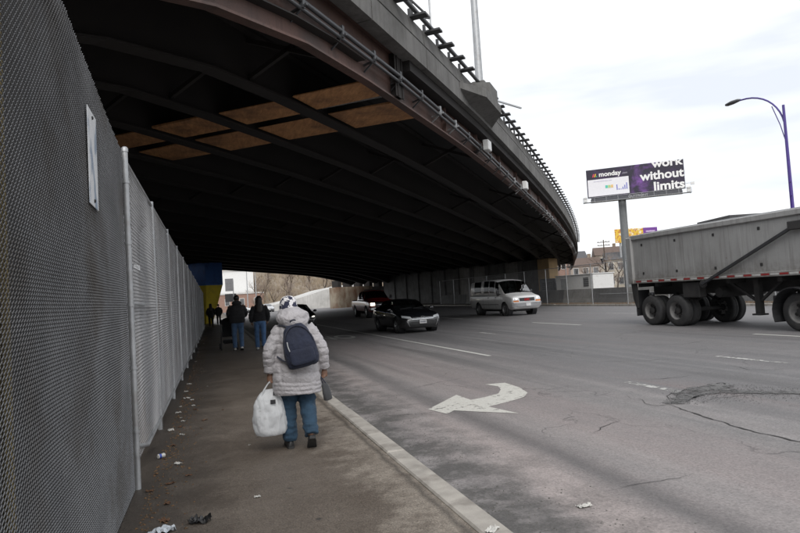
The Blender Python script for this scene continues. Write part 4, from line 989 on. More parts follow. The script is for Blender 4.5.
def sedan(label, mat, loc, rz, lit, chrome=True, glassm=None):
    c = Car('car', label, KS, 4.85, mat, (.96, 3.74), (.385, .335), [(1.66, 2.66, .28, .0), (2.76, 3.62, 0, -.18)], (1.47, 2.24), (3.5, 4.2), glassm or M_glass, M_glassd)
    r = c.root
    for x in (-.80, .80):
        for u in (.96, 3.74): c.wheel(x, u-2.425, .335, .215, M_rim)
    seats(c, (-.15, .78), .36, .42); mb = MB(); mb.box((0, -.62, .86), (1.3, .4, .16), 0, .06); mb.build('dashboard', M_int, r, 40)
    mb = MB(); mb.tube([(-.36+.18*math.cos(a), -.34-.05*math.sin(a), .93+.17*math.sin(a)) for a in [R(20*i) for i in range(18)]], .014, 6, closed=True); mb.build('steering_wheel', M_blk, r, 60)
    for sx in (-1, 1):
        f_ = (lambda P: P) if sx > 0 else (lambda P: [(-P[1][0], P[1][1]), (-P[0][0], P[0][1]), (-P[3][0], P[3][1]), (-P[2][0], P[2][1])])
        hl = c.patch('headlight', M_refl, f_([(.47, .60), (.84, .665), (.83, .755), (.52, .70)]), 'y', .010)
        c.patch('headlight_lens', M_lens, f_([(.47, .60), (.84, .665), (.83, .755), (.52, .70)]), 'y', .020, parent=hl)
        if lit: c.patch('bulb', M_lit, f_([(.58, .645), (.72, .66), (.72, .72), (.60, .695)]), 'y', .015, 3, 2, parent=hl)
        c.patch('fog_surround', M_blk, f_([(.58, .30), (.80, .38), (.80, .52), (.66, .50)]), 'y', .010)
        c.patch('fog_trim', M_chrome, f_([(.56, .29), (.60, .29), (.72, .52), (.67, .52)]), 'y', .018)
        c.patch('tail_light', M_redl, f_([(.45, .86), (.82, .84), (.80, .99), (.45, .98)]), 'y', .012, sgn=1)
        mb = MB(); mb.ell((sx*1.0, -.86, 1.0), (.11, .07, .075), 12, 8); mb.box((sx*.9, -.84, .96), (.12, .05, .05)); m_ = mb.build('mirror', mat, r, 50)
        for y0 in (-.10, .92): c.patch('door_handle', M_chrome if chrome else mat, [(y0, .845), (y0+.2, .848), (y0+.2, .875), (y0, .873)], 'x', .022, 4, 1, sgn=sx)
        for y0 in (-.88, .33, 1.18): c.patch('door_seam', M_blk, [(y0, .30), (y0+.008, .30), (y0+.008, .93), (y0, .93)], 'x', .002, 1, 10, sgn=sx)
        c.patch('sill_trim', M_blk, [(-1.1, .235), (1.0, .235), (1.0, .30), (-1.1, .30)], 'x', .012, 10, 1, sgn=sx)
    gr = c.patch('grille', M_blk, [(-.46, .565), (.46, .565), (.50, .675), (-.50, .675)], 'y', .010, 12, 3)
    for z in (.575, .615, .662): c.patch('grille_bar', M_chrome, [(-.48, z), (.48, z), (.48, z+.02), (-.48, z+.02)], 'y', .018, 12, 1, parent=gr)
    mb = MB(); h = c.bvh.ray_cast(Vector((0, -6, .64)), Vector((0, 1, 0))); mb.tube([(.085*math.cos(a), h[0].y-.03, .645+.055*math.sin(a)) for a in [R(30*i) for i in range(12)]], .010, 6, closed=True); mb.build('badge', M_chrome, gr)
    ink = c.patch('lower_intake', pm('intake grey', (.06, .06, .062), .6), [(-.52, .27), (.52, .27), (.58, .49), (-.58, .49)], 'y', .009, 12, 4)
    for i in range(5): c.patch('intake_slat', M_blk, [(-.53, .29+i*.04), (.53, .29+i*.04), (.53, .305+i*.04), (-.53, .305+i*.04)], 'y', .016, 12, 1, parent=ink)
    plate_front(c, .47)
    mb = MB(); mb.tube([(-.5, -1.02, 1.02), (.05, -.92, 1.06)], .01, 5); mb.tube([(.1, -1.04, 1.02), (.6, -.90, 1.05)], .01, 5); mb.build('wiper', M_blk, r)
    r.location = loc; r.rotation_euler = (0, 0, rz); return c
sedan('black four door sedan approaching in the lane beside the white van', paint('black car paint', (.010, .011, .014), .18, 0, 1.0, .25), (8.28, 26.9, RZ), R(1.5), False)
sedan('dark saloon car partly hidden behind the person in the grey coat', paint('charcoal car paint', (.02, .02, .022), .22), (4.9, 38.6, RZ), 0, True)
sedan('white car parked far beyond the overpass', paint('white car paint', (.62, .62, .62), .3), (4.6, 118, RZ), R(25), False)
sedan('silver car waiting in the light beyond the overpass', paint('silver car paint', (.42, .43, .45), .3, .4), (9.0, 112, RZ), R(5), False)

KV = dict(cat='van', crn=.07,
  top=[(0,.78),(.04,.97),(.12,1.07),(.45,1.15),(.92,1.25),(1.25,1.52),(1.62,1.84),(1.9,1.98),(2.4,2.05),(3.5,2.075),(5.0,2.06),(5.5,2.02),(5.66,1.92),(5.7,1.7)],
  belt=[(0,.72),(.04,.90),(.12,1.0),(.45,1.07),(.92,1.14),(2,1.19),(5.5,1.2),(5.7,1.15)],
  wb=[(0,.84),(.04,.90),(.12,.945),(.4,.98),(1.5,1.0),(5.2,1.0),(5.6,.965),(5.7,.92)],
  wr=[(0,.70),(.12,.78),(.45,.82),(.92,.90),(1.3,.895),(1.9,.87),(2.6,.88),(5.3,.88),(5.7,.82)],
  bot=[(0,.52),(.04,.42),(.3,.34),(5.3,.36),(5.7,.46)])
def van(label, loc, rz, mat):
    c = Car('van', label, KV, 5.7, mat, (.98, 4.42), (.43, .37), [(1.52, 2.04, .20, .02), (2.16, 2.82, 0, 0), (2.92, 3.55, 0, 0), (3.95, 4.95, 0, 0)], (.97, 1.86), (5.9, 6), M_glass, M_glassd)
    r = c.root
    for x in (-.88, .88):
        for u in (.98, 4.42): c.wheel(x, u-2.85, .365, .235, pm('steel wheel', (.20, .20, .205), .5, .5), steel=True)
    seats(c, (-.55, .6), .45, .7, .7); mb = MB(); mb.box((0, -1.35, 1.08), (1.6, .5, .2), 0, .06); mb.build('dashboard', M_int, r, 40)
    gr = c.patch('grille', M_blk, [(-.50, .76), (.50, .76), (.50, .98), (-.50, .98)], 'y', .014, 8, 3)
    for z in (.76, .965): c.patch('grille_bar', M_chrome, [(-.52, z), (.52, z), (.52, z+.022), (-.52, z+.022)], 'y', .024, 8, 1, parent=gr)
    h = c.bvh.ray_cast(Vector((0, -6, .87)), Vector((0, 1, 0))); text_obj('GMC', 'badge', pm('red badge', (.45, .02, .02), .4, bump=0), gr, .17, Matrix.Translation((-.2, h[0].y-.035, .81)) @ Matrix.Rotation(R(90), 4, 'X'), .006, .006)
    for sx in (-1, 1):
        f_ = (lambda P: P) if sx > 0 else (lambda P: [(-P[1][0], P[1][1]), (-P[0][0], P[0][1]), (-P[3][0], P[3][1]), (-P[2][0], P[2][1])])
        hl = c.patch('headlight', M_refl, f_([(.55, .85), (.90, .85), (.89, 1.0), (.55, 1.0)]), 'y', .012)
        c.patch('headlight_lens', M_lens, f_([(.55, .85), (.90, .85), (.89, 1.0), (.55, 1.0)]), 'y', .022, parent=hl)
        c.patch('bulb', M_lit, f_([(.64, .90), (.74, .90), (.74, .96), (.64, .96)]), 'y', .017, 3, 2, parent=hl)
        c.patch('turn_signal', M_amber, f_([(.55, .75), (.90, .75), (.90, .835), (.55, .835)]), 'y', .016)
        mb = MB(); mb.box((sx*1.13, -1.42, 1.28), (.18, .10, .27), 0, .04); mb.box((sx*1.02, -1.40, 1.22), (.12, .04, .05)); mb.build('mirror', M_blk, r, 50)
        for y0 in (-1.52, -.80, .12, .82): c.patch('door_seam', M_blk, [(y0, .42), (y0+.012, .42), (y0+.012, 1.95), (y0, 1.95)], 'x', .002, 1, 14, sgn=sx)
        for y0 in (-.98, .0): c.patch('door_handle', M_blk, [(y0, 1.02), (y0+.15, 1.02), (y0+.15, 1.06), (y0, 1.06)], 'x', .022, 3, 1, sgn=sx)
        c.patch('side_moulding', pm('grey trim', (.30, .30, .30), .6), [(-1.2, .62), (1.1, .62), (1.1, .67), (-1.2, .67)], 'x', .012, 10, 1, sgn=sx)
    mb = MB(); mb.rings([[(x, y-.0, z) for y, z in ((-2.90-bul, .50), (-2.90-bul, .70), (-2.80, .72), (-2.72, .50))] for x, bul in ((-1.0, -.17), (-.9, -.05), (-.5, .03), (0, .05), (.5, .03), (.9, -.05), (1.0, -.17))]); mb.build('bumper', pm('silver bumper', (.36, .36, .37), .4, .5), r, 40)
    mb = MB(); mb.box((0, -2.965, .60), (.31, .012, .155)); mb.build('number_plate', M_num, r)
    mb = MB(); mb.tube([(-.7, -1.92, 1.25), (-.1, -1.78, 1.32)], .012, 5); mb.tube([(.05, -1.93, 1.25), (.65, -1.78, 1.32)], .012, 5); mb.build('wiper', M_blk, r)
    r.location = loc; r.rotation_euler = (0, 0, rz); return c
M_vanp = paint('white van paint', (.74, .74, .73), .35, 0, .4, .4)
van('white passenger van with amber corner lamps and red badge on its grille', (17.35, 35.0, RZ), R(2), M_vanp).root.scale = (1.0, 1.0, 1.07)

KP = dict(cat='pickup truck', crn=.06,
  top=[(0,.85),(.04,1.02),(.12,1.10),(.5,1.17),(1.35,1.24),(1.55,1.28),(1.85,1.52),(2.2,1.80),(2.5,1.88),(3.3,1.88),(3.6,1.80),(3.75,1.5),(3.85,1.28),(5.6,1.24),(5.7,1.1)],
  belt=[(0,.8),(.04,.95),(.12,1.03),(.5,1.10),(1.5,1.16),(3.8,1.2),(5.6,1.2),(5.7,1.05)],
  wb=[(0,.84),(.04,.91),(.12,.95),(.4,.98),(1.5,1.0),(5.4,1.0),(5.7,.95)], wr=[(0,.7),(.12,.8),(.5,.86),(1.5,.88),(2.2,.74),(3.4,.74),(3.8,.88),(5.7,.88)],
  bot=[(0,.58),(.05,.48),(.3,.40),(5.5,.45),(5.7,.55)])
c = Car('pickup_truck', 'red pickup truck with lit headlights in the dark underpass', KP, 5.7, paint('dark red truck paint', (.26, .014, .016), .3), (1.0, 4.5), (.46, .41), [(1.85, 2.65, .25, 0), (2.75, 3.5, 0, -.05)], (1.6, 2.22), (3.62, 3.8), M_glassd, M_glassd)
for x in (-.88, .88):
    for u in (1.0, 4.5): c.wheel(x, u-2.85, .40, .26, M_rim)
c.patch('grille', M_blk, [(-.55, .72), (.55, .72), (.55, 1.0), (-.55, 1.0)], 'y', .014, 8, 3); c.patch('grille_bar', M_chrome, [(-.56, .84), (.56, .84), (.56, .89), (-.56, .89)], 'y', .024, 8, 1); c.patch('badge', pm('gold badge', (.7, .5, .1), .4, .5), [(-.09, .845), (.09, .845), (.09, .885), (-.09, .885)], 'y', .034, 2, 1)
for sx in (-1, 1):
    P = [(.60, .82), (.92, .82), (.91, 1.0), (.60, 1.0)]; P = P if sx > 0 else [(-b, z) for b, z in (P[1], P[0], P[3], P[2])]
    hl = c.patch('headlight', M_refl, P, 'y', .014); q = [(x_*.97, z_*.99+.01) for x_, z_ in P]; c.patch('bulb', M_lit, q, 'y', .022, 4, 3, parent=hl)
    mb = MB(); mb.box((sx*1.14, -.95, 1.38), (.2, .1, .22), 0, .04); mb.box((sx*1.02, -.93, 1.3), (.1, .04, .05)); mb.build('mirror', M_blk, c.root, 50)
mb = MB(); mb.box((0, -2.9, .60), (1.9, .2, .22), 0, .05); mb.build('bumper', M_chrome, c.root, 40); mb = MB(); mb.box((0, -3.01, .62), (.31, .012, .15)); mb.build('number_plate', M_num, c.root)
mb = MB(); mb.box((0, -.1, 1.92), (1.3, .25, .08), 0, .03); mb.build('roof_bar', M_blk, c.root)
c.patch('hood', paint('red truck paint', (.50, .016, .018), .3, dirt=0), [(-.93, -2.70), (.93, -2.70), (.93, -1.30), (-.93, -1.30)], 'z', .012, 12, 10)
c.patch('hood_front', MATS.get('x') or c.root.children[-1].data.materials[0], [(-.90, 1.0), (.90, 1.0), (.90, 1.15), (-.90, 1.15)], 'y', .012, 12, 2)
c.root.location = (12.35, 48.6, RZ); c.root.scale = (1.1, 1.1, 1.14)

# ------------------------------------------------------------------ dump trailer and tractor unit
M_tr = pm('trailer grey paint', (.30, .298, .293), .55, .1, var=.12, sc=.8, fine=40, bump=.08, dirt=(.21, .20, .19), dsc=.9, damt=.5, streak=.3)
t = NT('mud streaked trailer paint'); co = t.coord(); X, Y_, Z = t.sep(co); n = t.noise(co, 1.1, 6, .65); n2 = t.noise(t.coord(False, (5, 5, .3)), 1.6, 6, .6); n3 = t.noise(co, 60, 3)
c = t.mix(t.ramp(n, .3, .7), (.33, .327, .32, 1), (.40, .397, .39, 1)); c = t.mix(t.ramp(n2, .5, .72, 0, .5), c, (.17, .16, .15, 1))
mud = t.math('MULTIPLY', t.ramp(t.math('ADD', Z, t.math('MULTIPLY', n, .9)), 1.95, 2.55, .75, 0), t.ramp(t.noise(co, 7, 5, .7), .3, .6)); c = t.mix(mud, c, (.15, .135, .115, 1))
c = t.mix(t.ramp(t.vor(co, 1.7).outputs['Distance'], .02, .05, .5, 0), c, (.12, .06, .035, 1)); t.set(col=c, rough=.6, metal=.1, nrm=t.bump(t.noise(co, 1.6, 3), .25, .04, t.bump(n3, .08, .01))); M_tr = t.m
M_trd = pm('trailer frame', (.035, .034, .034), .8, var=.3, sc=3, dirt=(.07, .065, .06), dsc=2)
M_rt = pm('red reflective tape', (.30, .035, .035), .45, bump=0, var=.2, sc=8); M_wt = pm('white reflective tape', (.55, .54, .52), .45, bump=0, var=.2, sc=8)
T = thing('dump_trailer', 'long grey steel dump trailer with diagonal tarp arm and reflective tape', 'trailer', (16.3, 14.9, RZ))
# local frame: +y to the tail, x to the far side, z up; body from y -4.9 to 4.55
y0, y1, zl, zh = -4.9, 4.45, 1.56, 3.20
mb = MB(); sec = [(-1.29, zl), (1.29, zl), (1.29, zh), (1.22, zh), (1.22, zl+.12), (-1.22, zl+.12), (-1.22, zh), (-1.29, zh)]
mb.rings([[(x, y, z) for x, z in sec] for y in (y0, y1)]); mb.build('tub', M_tr, T)
for y, h in ((y0+.03, zh-.05), ):
    mb = MB(); mb.box((0, y, (zl+h)/2), (2.42, .06, h-zl)); mb.build('front_wall', M_tr, T)
mb = MB(); mb.box((0, y1+.05, (zl+zh)/2+.02), (2.5, .09, zh-zl-.06), 0, .02); mb.build('tailgate', M_tr, T)
for i in range(5):
    mb = MB(); mb.box((-1.0+i*.5, y1+.12, (zl+zh)/2), (.1, .07, zh-zl-.2)); mb.build('tailgate_rib', M_tr, T)
for sx in (-1, 1):
    mb = MB(); mb.box((sx*1.28, (y0+y1)/2, zh+.02), (.15, y1-y0+.1, .17), 0, .02); mb.build('top_rail', M_tr, T, 30)
    mb = MB(); mb.box((sx*1.31, (y0+y1)/2, zl+.03), (.08, y1-y0, .14), 0, .012); mb.build('bottom_rail', M_tr, T)
    mb = MB(); mb.box((sx*1.26, y1+.10, (zl+zh)/2-.0), (.24, .30, zh-zl+.10), 0, .03); mb.build('corner_post', M_tr, T, 30)
    mb = MB(); mb.prism([(y1-.10, zl+.10), (y1+.2, zl+.10), (y1+.12, .95), (y1-.02, .62), (y1-.10, .62)], -.03, .03, Matrix(((0, 0, 1, sx*1.27), (1, 0, 0, 0), (0, 1, 0, 0), (0, 0, 0, 1)))); mb.build('tail_bracket', M_trd, T)
    n = 30
    for i in range(n):
        yy = y0+.15+i*(y1-y0-.3)/n; mb = MB(); mb.box((sx*1.352, yy+.15, zl+.03), (.006, .27, .055)); mb.build('reflector', M_rt if i % 2 else M_wt, T)
    for i in range(6):
        for z in (zl+.32, zh-.28):
            mb = MB(); mb.box((sx*1.295, y1-.55-i*1.68, z), (.02, .09, .09), 0, .008); mb.build('marker_plate', M_trd, T)
    for i in range(24):
        mb = MB(); mb.box((sx*1.291, y1-.3-i*.385, (zl+zh)/2), (.006, .02, zh-zl-.2)); mb.build('panel_seam', M_tr, T)
    mb = MB(); mb.bar((sx*1.38, 1.05, 1.40), (sx*1.38, -3.6, 3.38), .07, .09, (1, 0, 0)); mb.build('tarp_arm', M_conduit, T)
    mb = MB(); mb.lathe([(.12, 0), (.12, .08), (.05, .1)], 12, Matrix.Translation((sx*1.30, 1.05, 1.40)) @ Matrix.Rotation(sx*R(90), 4, 'Y')); mb.build('arm_pivot', M_trd, T, 40)
    mb = MB(); mb.box((sx*1.40, -2.42, 2.86), (.14, .46, .24), 0, .02); mb.build('lamp_box', M_trd, T)
mb = MB(); mb.rings([[(x, y, zh+.10+.16*math.cos(x/1.25*math.pi/2)) for x in (-1.25, -.8, -.3, .3, .8, 1.25)]+[(x, y, zh+.07) for x in (1.25, -1.25)] for y in (y0, -2, 1, y1-.1)]); mb.build('tarp', pm('grey tarp', (.15, .155, .16), .8), T)
for x in (-.5, .5):
    mb = MB(); mb.box((x, -.2, 1.30), (.16, 9.0, .46)); mb.build('chassis_rail', M_trd, T)
for y in (-3.2, -1.6, .2, 2.0, 3.4, 4.3):
    mb = MB(); mb.box((0, y, 1.46), (2.4, .14, .16)); mb.build('cross_member', M_trd, T)
def truck_wheel(root, x, y, sx, dual=True):
    for k in range(2 if dual else 1):
        xx = x-sx*.33*k; r = .525; wd = .28
        M = Matrix.Rotation(sx*R(90), 4, 'Y')
        mb = MB(); mb.lathe([(r*.56, -wd/2), (r*.86, -wd/2-.01), (r*.96, -wd/2+.02), (r, -wd/2+.05), (r, -.045), (r*.985, -.04), (r*.985, .04), (r, .045), (r, wd/2-.05), (r*.96, wd/2-.02), (r*.86, wd/2+.01), (r*.56, wd/2)], 36, M, True)
        wh = mb.build('wheel', M_tyre, root, 35, (xx, y, r))
        mb = MB(); dp = wd/2-.16 if k == 0 else -.05
        mb.lathe([(r*.57, wd/2-.005), (r*.585, wd/2+.004), (r*.55, wd/2-.01), (r*.50, dp+.02), (r*.46, dp), (r*.22, dp+.01), (r*.2, dp+.10), (0, dp+.11)], 28, M, cap0=False)
        hb = MB(); hb.lathe([(r*.225, dp+.004), (r*.21, dp+.11), (r*.14, dp+.125), (0, dp+.13)], 20, M)
        for j in range(10):
            a = 2*math.pi*j/10; hb.box((r*.30*math.cos(a), r*.30*math.sin(a), dp+.025), (.035, .035, .045), 0, .008, M)
            if j % 2: hb.lathe([(.0, dp+.022), (.042, dp+.020), (.05, dp+.0)], 10, M @ Matrix.Translation((r*.405*math.cos(a), r*.405*math.sin(a), 0)))
        hb.build('hub', M_trd, wh, 40)
        mb.build('rim', pm('dirty steel rim', (.21, .205, .20), .7, .2, var=.35, sc=8), wh, 40)
for y in (3.72, 2.45):
    for sx in (-1, 1): truck_wheel(T, sx*1.12, y, sx)
    mb = MB(); mb.tube([(-1.0, y, .525), (1.0, y, .525)], .075, 10); mb.build('axle', M_trd, T)
for sx in (-1, 1):
    mb = MB(); mb.rings([[(sx*.62+dx, y, z+dz) for dx, dz in ((-.05, -.04), (.05, -.04), (.05, .04), (-.05, .04))] for y, z in ((1.75, 1.05), (2.45, .72), (3.1, 1.08), (3.72, .72), (4.3, 1.0))]); mb.build('leaf_spring', M_trd, T)
    mb = MB(); mb.box((sx*1.0, 4.42, .80), (.62, .03, .95), 0, .01); mb.build('mud_flap', M_blk, T)
    mb = MB(); mb.box((sx*1.1, 1.72, 1.22), (.30, .75, .52), 0, .03); mb.build('tool_box', M_trd, T)
    mb = MB(); mb.box((sx*.85, -.55, .93), (.17, .17, 1.05)); mb.box((sx*.85, -.55, .42), (.3, .3, .05)); mb.bar((sx*.85, -.5, .8), (sx*.85, .45, 1.4), .07, .07); mb.bar((sx*.85, -.6, .8), (sx*.85, -1.4, 1.4), .07, .07); mb.build('landing_leg', M_trd, T)
mb = MB(); mb.tube([(-.9, .9, 1.1), (.9, .9, 1.1)], .16, 12); mb.build('air_tank', M_trd, T, 40)
mb = MB(); mb.box((-1.16, 3.72, 1.12), (.14, .22, .12), 0, .03); mb.build('bumper_stop', M_conduit, T)

U = thing('truck_tractor', 'dark truck tractor unit whose rear wheel shows below the trailer front', 'truck', (16.3, 14.9, RZ))
for y in (-2.15, -3.45):
    for sx in (-1, 1): truck_wheel(U, sx*1.12, y, sx)
    mb = MB(); mb.tube([(-1.0, y, .525), (1.0, y, .525)], .075, 10); mb.build('axle', M_trd, U)
for sx in (-1, 1):
    truck_wheel(U, sx*1.08, -8.4, sx, False)
    mb = MB(); mb.box((sx*.42, -5.6, 1.0), (.12, 8.2, .26)); mb.build('chassis_rail', M_trd, U)
    pts = [(-2.15+.66*math.cos(a), .525+.66*math.sin(a)) for a in [R(v) for v in range(-25, 156, 15)]]
    mb = MB(); mb.rings([[(sx*1.12-.33, y, z), (sx*1.12+.33 if False else sx*1.12+.30, y, z), (sx*1.12+.30, y*1.0, z+.03), (sx*1.12-.33, y, z+.03)] for y, z in pts]); mb.build('fender', M_blk, U)
    mb = MB(); mb.box((sx*1.0, -1.44, .62), (.62, .03, .72), 0, .01); mb.build('mud_flap', M_blk, U)
    mb = MB(); mb.lathe([(.32, -.7), (.32, .7)], 16, Matrix.Translation((sx*.95, -5.4, .85)) @ Matrix.Rotation(R(90), 4, 'X')); mb.build('fuel_tank', M_chrome, U, 40)
mb = MB(); mb.box((0, -2.8, 1.18), (.9, 1.1, .08)); mb.build('fifth_wheel', M_trd, U)
M_cab = paint('cab paint', (.05, .06, .09), .3)
mb = MB(); mb.rings([[(x, y, z) for x, z in ((-1.15, .9), (1.15, .9), (1.2, 1.6), (1.15, h-.2), (.95, h), (-.95, h), (-1.15, h-.2), (-1.2, 1.6))] for y, h in ((-5.0, 2.9), (-5.3, 3.0), (-6.6, 3.0), (-7.0, 2.2))]); mb.build('cab', M_cab, U)
mb = MB(); mb.rings([[(x*k, y, z) for x, z in ((-.8, .8), (.8, .8), (.85, h-.2), (.6, h), (-.6, h), (-.85, h-.2))] for y, h, k in ((-7.0, 1.95, 1.05), (-8.2, 1.85, 1), (-9.3, 1.65, .9))]); mb.build('hood', M_cab, U)
mb = MB(); mb.add([(-1.0, -6.62, 2.85), (1.0, -6.62, 2.85), (1.02, -7.0, 2.15), (-1.02, -7.0, 2.15)], [(0, 3, 2, 1)], Matrix.Translation((0, -.03, .03))); mb.build('windscreen', M_glassd, U)
for sx in (-1, 1):
    mb = MB(); mb.box((sx*1.185, -6.1, 2.25), (.03, .9, .65), 0, .01); mb.build('side_window', M_glassd, U)
    mb = MB(); mb.tube([(sx*1.05, -4.85, .9), (sx*1.05, -4.85, 3.4)], .08, 10); mb.build('exhaust_stack', M_chrome, U, 40)
mb = MB(); mb.box((0, -9.45, .7), (2.3, .25, .4), 0, .05); mb.build('bumper', M_chrome, U)
mb = MB(); mb.box((0, -9.33, 1.2), (1.1, .06, .75), 0, .02); mb.build('grille', M_chrome, U)
# ------------------------------------------------------------------ people
def skinmat(name, c):
    t = NT(name); n = t.noise(t.coord(), 40, 3); t.set(col=t.mix(t.ramp(n, .3, .7, 0, .3), (*c, 1), (c[0]*.8, c[1]*.7, c[2]*.65, 1)), rough=.55, sss=.05); return t.m
def cloth_m(name, col, fine=260, bump=.35, var=.2, rough=.9, sc=9, sheen=.2):
    t = NT(name); co = t.coord(); n = t.noise(co, fine, 2); n2 = t.noise(co, sc, 5, .6); n3 = t.noise(co, sc*2.7, 4, .6)
    c = t.mix(1, (*col, 1), t.ramp(n2, .25, .75, 1-var, 1+var), 'MULTIPLY'); t.set(col=c, rough=rough, sheen=sheen, nrm=t.bump(n, bump*.4, .003, t.bump(n3, bump, .02))); return t.m
M_skin = skinmat('brown skin', (.17, .092, .06)); M_skin2 = skinmat('light skin', (.42, .26, .19))
def hand(mb, w_, s, curl=1.0):
    """hanging hand: w_ wrist, s = +1 right, palm faces the thigh"""
    w_ = Vector(w_); inn = Vector((-s, 0, 0))
    mb.tube([w_+Vector((0, 0, .03)), w_, w_+Vector((0, 0, -.04)), w_+Vector((0, 0, -.085))], [.026, .026, .036, .034], 10, flat=.62)
    for i, (ln, oy) in enumerate(((.058, .030), (.066, .010), (.062, -.010), (.048, -.029))):
        p = w_+Vector((0, oy, -.078)); pts = [p]; a = R(12)*curl
        for k in range(3):
            a += R((22, 48, 46)[k])*curl; d = Vector((0, 0, -1))*math.cos(a)+inn*math.sin(a); p = p+d*ln*(.45, .32, .25)[k]; pts.append(p)
        mb.tube(pts, [.0105, .0098, .009, .0075], 8)
    p = w_+Vector((0, .028, -.030)); mb.tube([p, p+inn*.012+Vector((0, .022, -.026)), p+inn*.03+Vector((0, .022, -.052))], [.012, .0105, .008], 8)
def leg_chain(mb, pts, rad, n=14): 
    mb.tube(pts, rad, n)
    for p, r in zip(pts, rad): mb.ell(p, (r, r, r), 12, 8)
def spline(pts, n=6):
    P = [Vector(p) for p in pts]; out = []
    for i in range(len(P)-1):
        a, b, c, d = P[max(i-1, 0)], P[i], P[i+1], P[min(i+2, len(P)-1)]
        for k in range(n):
            t_ = k/n; out.append(.5*((2*b)+(c-a)*t_+(2*a-5*b+4*c-d)*t_**2+(3*b-a-3*c+d)*t_**3))
    out.append(P[-1]); return out
def ringsup(zs, n=28, p=2.4):
    """list of (z, half width, half depth, cx, cy) -> superellipse rings"""
    out = []
    for z, a, b, cx, cy in zs:
        r = []
        for k in range(n):
            t_ = 2*math.pi*k/n; c_, s_ = math.cos(t_), math.sin(t_)
            r.append((cx+a*math.copysign(abs(c_)**(2/p), c_), cy+b*math.copysign(abs(s_)**(2/p), s_), z))
        out.append(r)
    return out
def interp_rings(keys, dz):
    zs = []; z = keys[0][0]
    while z <= keys[-1][0]+1e-6:
        zs.append(tuple([z]+[herm([(k[0], k[j]) for k in keys], z) for j in range(1, 5)])); z += dz
    return zs
def shoe(name, mat, sole, parent, heel, toe, w_=.045, h=.085):
    heel = Vector(heel); toe = Vector(toe); d = toe-heel; L = d.length; d.normalize(); sd_ = d.cross(Vector((0, 0, 1))).normalized(); u = sd_.cross(d)
    def P(a, b, c): return heel+d*a+sd_*b+u*c
    prof = [(-.02, .5, .62), (0, .75, .85), (.06, .88, 1.0), (.11, .9, .95), (.16, 1.0, .72), (.21, 1.05, .55), (L, .9, .42), (L+.02, .55, .28)]
    mb = MB(); mb.rings([[P(a, b*w_*k, c*h*hh+.016) for b, c in ((-1, 0), (-1.02, .35), (-.8, .75), (-.35, 1), (.35, 1), (.8, .75), (1.02, .35), (1, 0))] for a, k, hh in prof]); o = mb.build(name, mat, parent, 60)
    mb = MB(); mb.rings([[P(a, b*w_*(k+.08), c) for b, c in ((-1, 0), (-1, .02), (1, .02), (1, 0))] for a, k, hh in [(-.028, .5, 0)]+prof[1:-1]+[(L+.03, .5, 0)]]); mb.build('sole', sole, o, 30); return o

# --- person in the grey quilted coat
W_ = thing('person', 'person in a pale grey quilted coat and blue trousers walking away on the pavement', 'person', (.80, 6.62, 0), R(-3))
LS, LE, LW = (-.165, -.01, 1.275), (-.268, -.06, 1.04), (-.275, -.005, .815)
RS, RE, RW = (.165, -.01, 1.275), (.272, -.05, 1.035), (.300, .02, .815)
hipL, knL, anL = (-.085, .01, .82), (-.098, .075, .46), (-.095, .06, .09)
hipR, knR, anR = (.085, .0, .82), (.10, .03, .47), (.112, -.16, .175)
mb = MB()
mb.rings(ringsup(interp_rings([(.78, .15, .11, 0, 0), (.95, .15, .105, 0, 0), (1.1, .145, .105, 0, 0), (1.24, .14, .10, 0, 0), (1.34, .07, .06, -.02, .01)], .04), 20))
mb.tube([(-.02, .0, 1.30), (-.035, .02, 1.42)], .055, 12)
mb.ell((-.045, .035, 1.485), (.078, .098, .115), 18, 14); mb.ell((-.045, .075, 1.445), (.055, .06, .07), 14, 10)
mb.tube([(-.045, .135, 1.50), (-.045, .155, 1.468)], [.010, .015], 8)
for s in (-1, 1): mb.ell((-.045+s*.078, .025, 1.475), (.012, .022, .033), 8, 8)
for a, b, c in ((LS, LE, LW), (RS, RE, RW)): leg_chain(mb, [(a[0]*.75, a[1], a[2]-.05), b, c], [.04, .042, .028])
hand(mb, (LW[0], LW[1], LW[2]-.01), -1, 1.25); hand(mb, (RW[0], RW[1], RW[2]-.01), 1, 1.2)
for a, b, c in ((hipL, knL, anL), (hipR, knR, anR)): leg_chain(mb, [a, b, c], [.085, .058, .042])
bake(mb, 'body', M_skin, W_, .0075, 3, .5)
M_jean = cloth_m('blue trousers', (.016, .044, .078), 300, .35, .28, .85, 7, .05)
mb = MB(); mb.ell((0, 0, .84), (.165, .125, .13), 20, 12)
for a, b, c, s in ((hipL, knL, anL, -1), (hipR, knR, anR, 1)):
    pts = spline([(a[0], a[1], a[2]), ((a[0]+b[0])/2, (a[1]+b[1])/2-.005, (a[2]+b[2])/2), b, ((b[0]+c[0])/2, (b[1]+c[1])/2-.01, (b[2]+c[2])/2), (c[0], c[1]-.005, c[2]-.015)], 4)
    mb.tube(pts, [.106-.028*min(1, i/(len(pts)-1)*1.15)+.004*math.sin(i*1.9) for i in range(len(pts))], 18)
def dj(co, n):
    k = noise.noise(Vector((co.x*9, co.y*9, co.z*22)))*.009+noise.noise(Vector((co.x*22, co.y*22, co.z*40+5)))*.004
    return k*(1.6 if co.z < .28 or .42 < co.z < .56 else .8)
bake(mb, 'trousers', M_jean, W_, .009, 3, .5, dj)
M_shoe = pm('black shoe leather', (.016, .016, .017), .5, var=.2); M_soleb = pm('dark sole', (.03, .03, .03), .8)
shoe('shoe', M_shoe, M_soleb, W_, (-.095, .015, .002), (-.105, .225, .002)); shoe('shoe', M_shoe, M_soleb, W_, (.113, -.205, .115), (.12, -.05, .006))
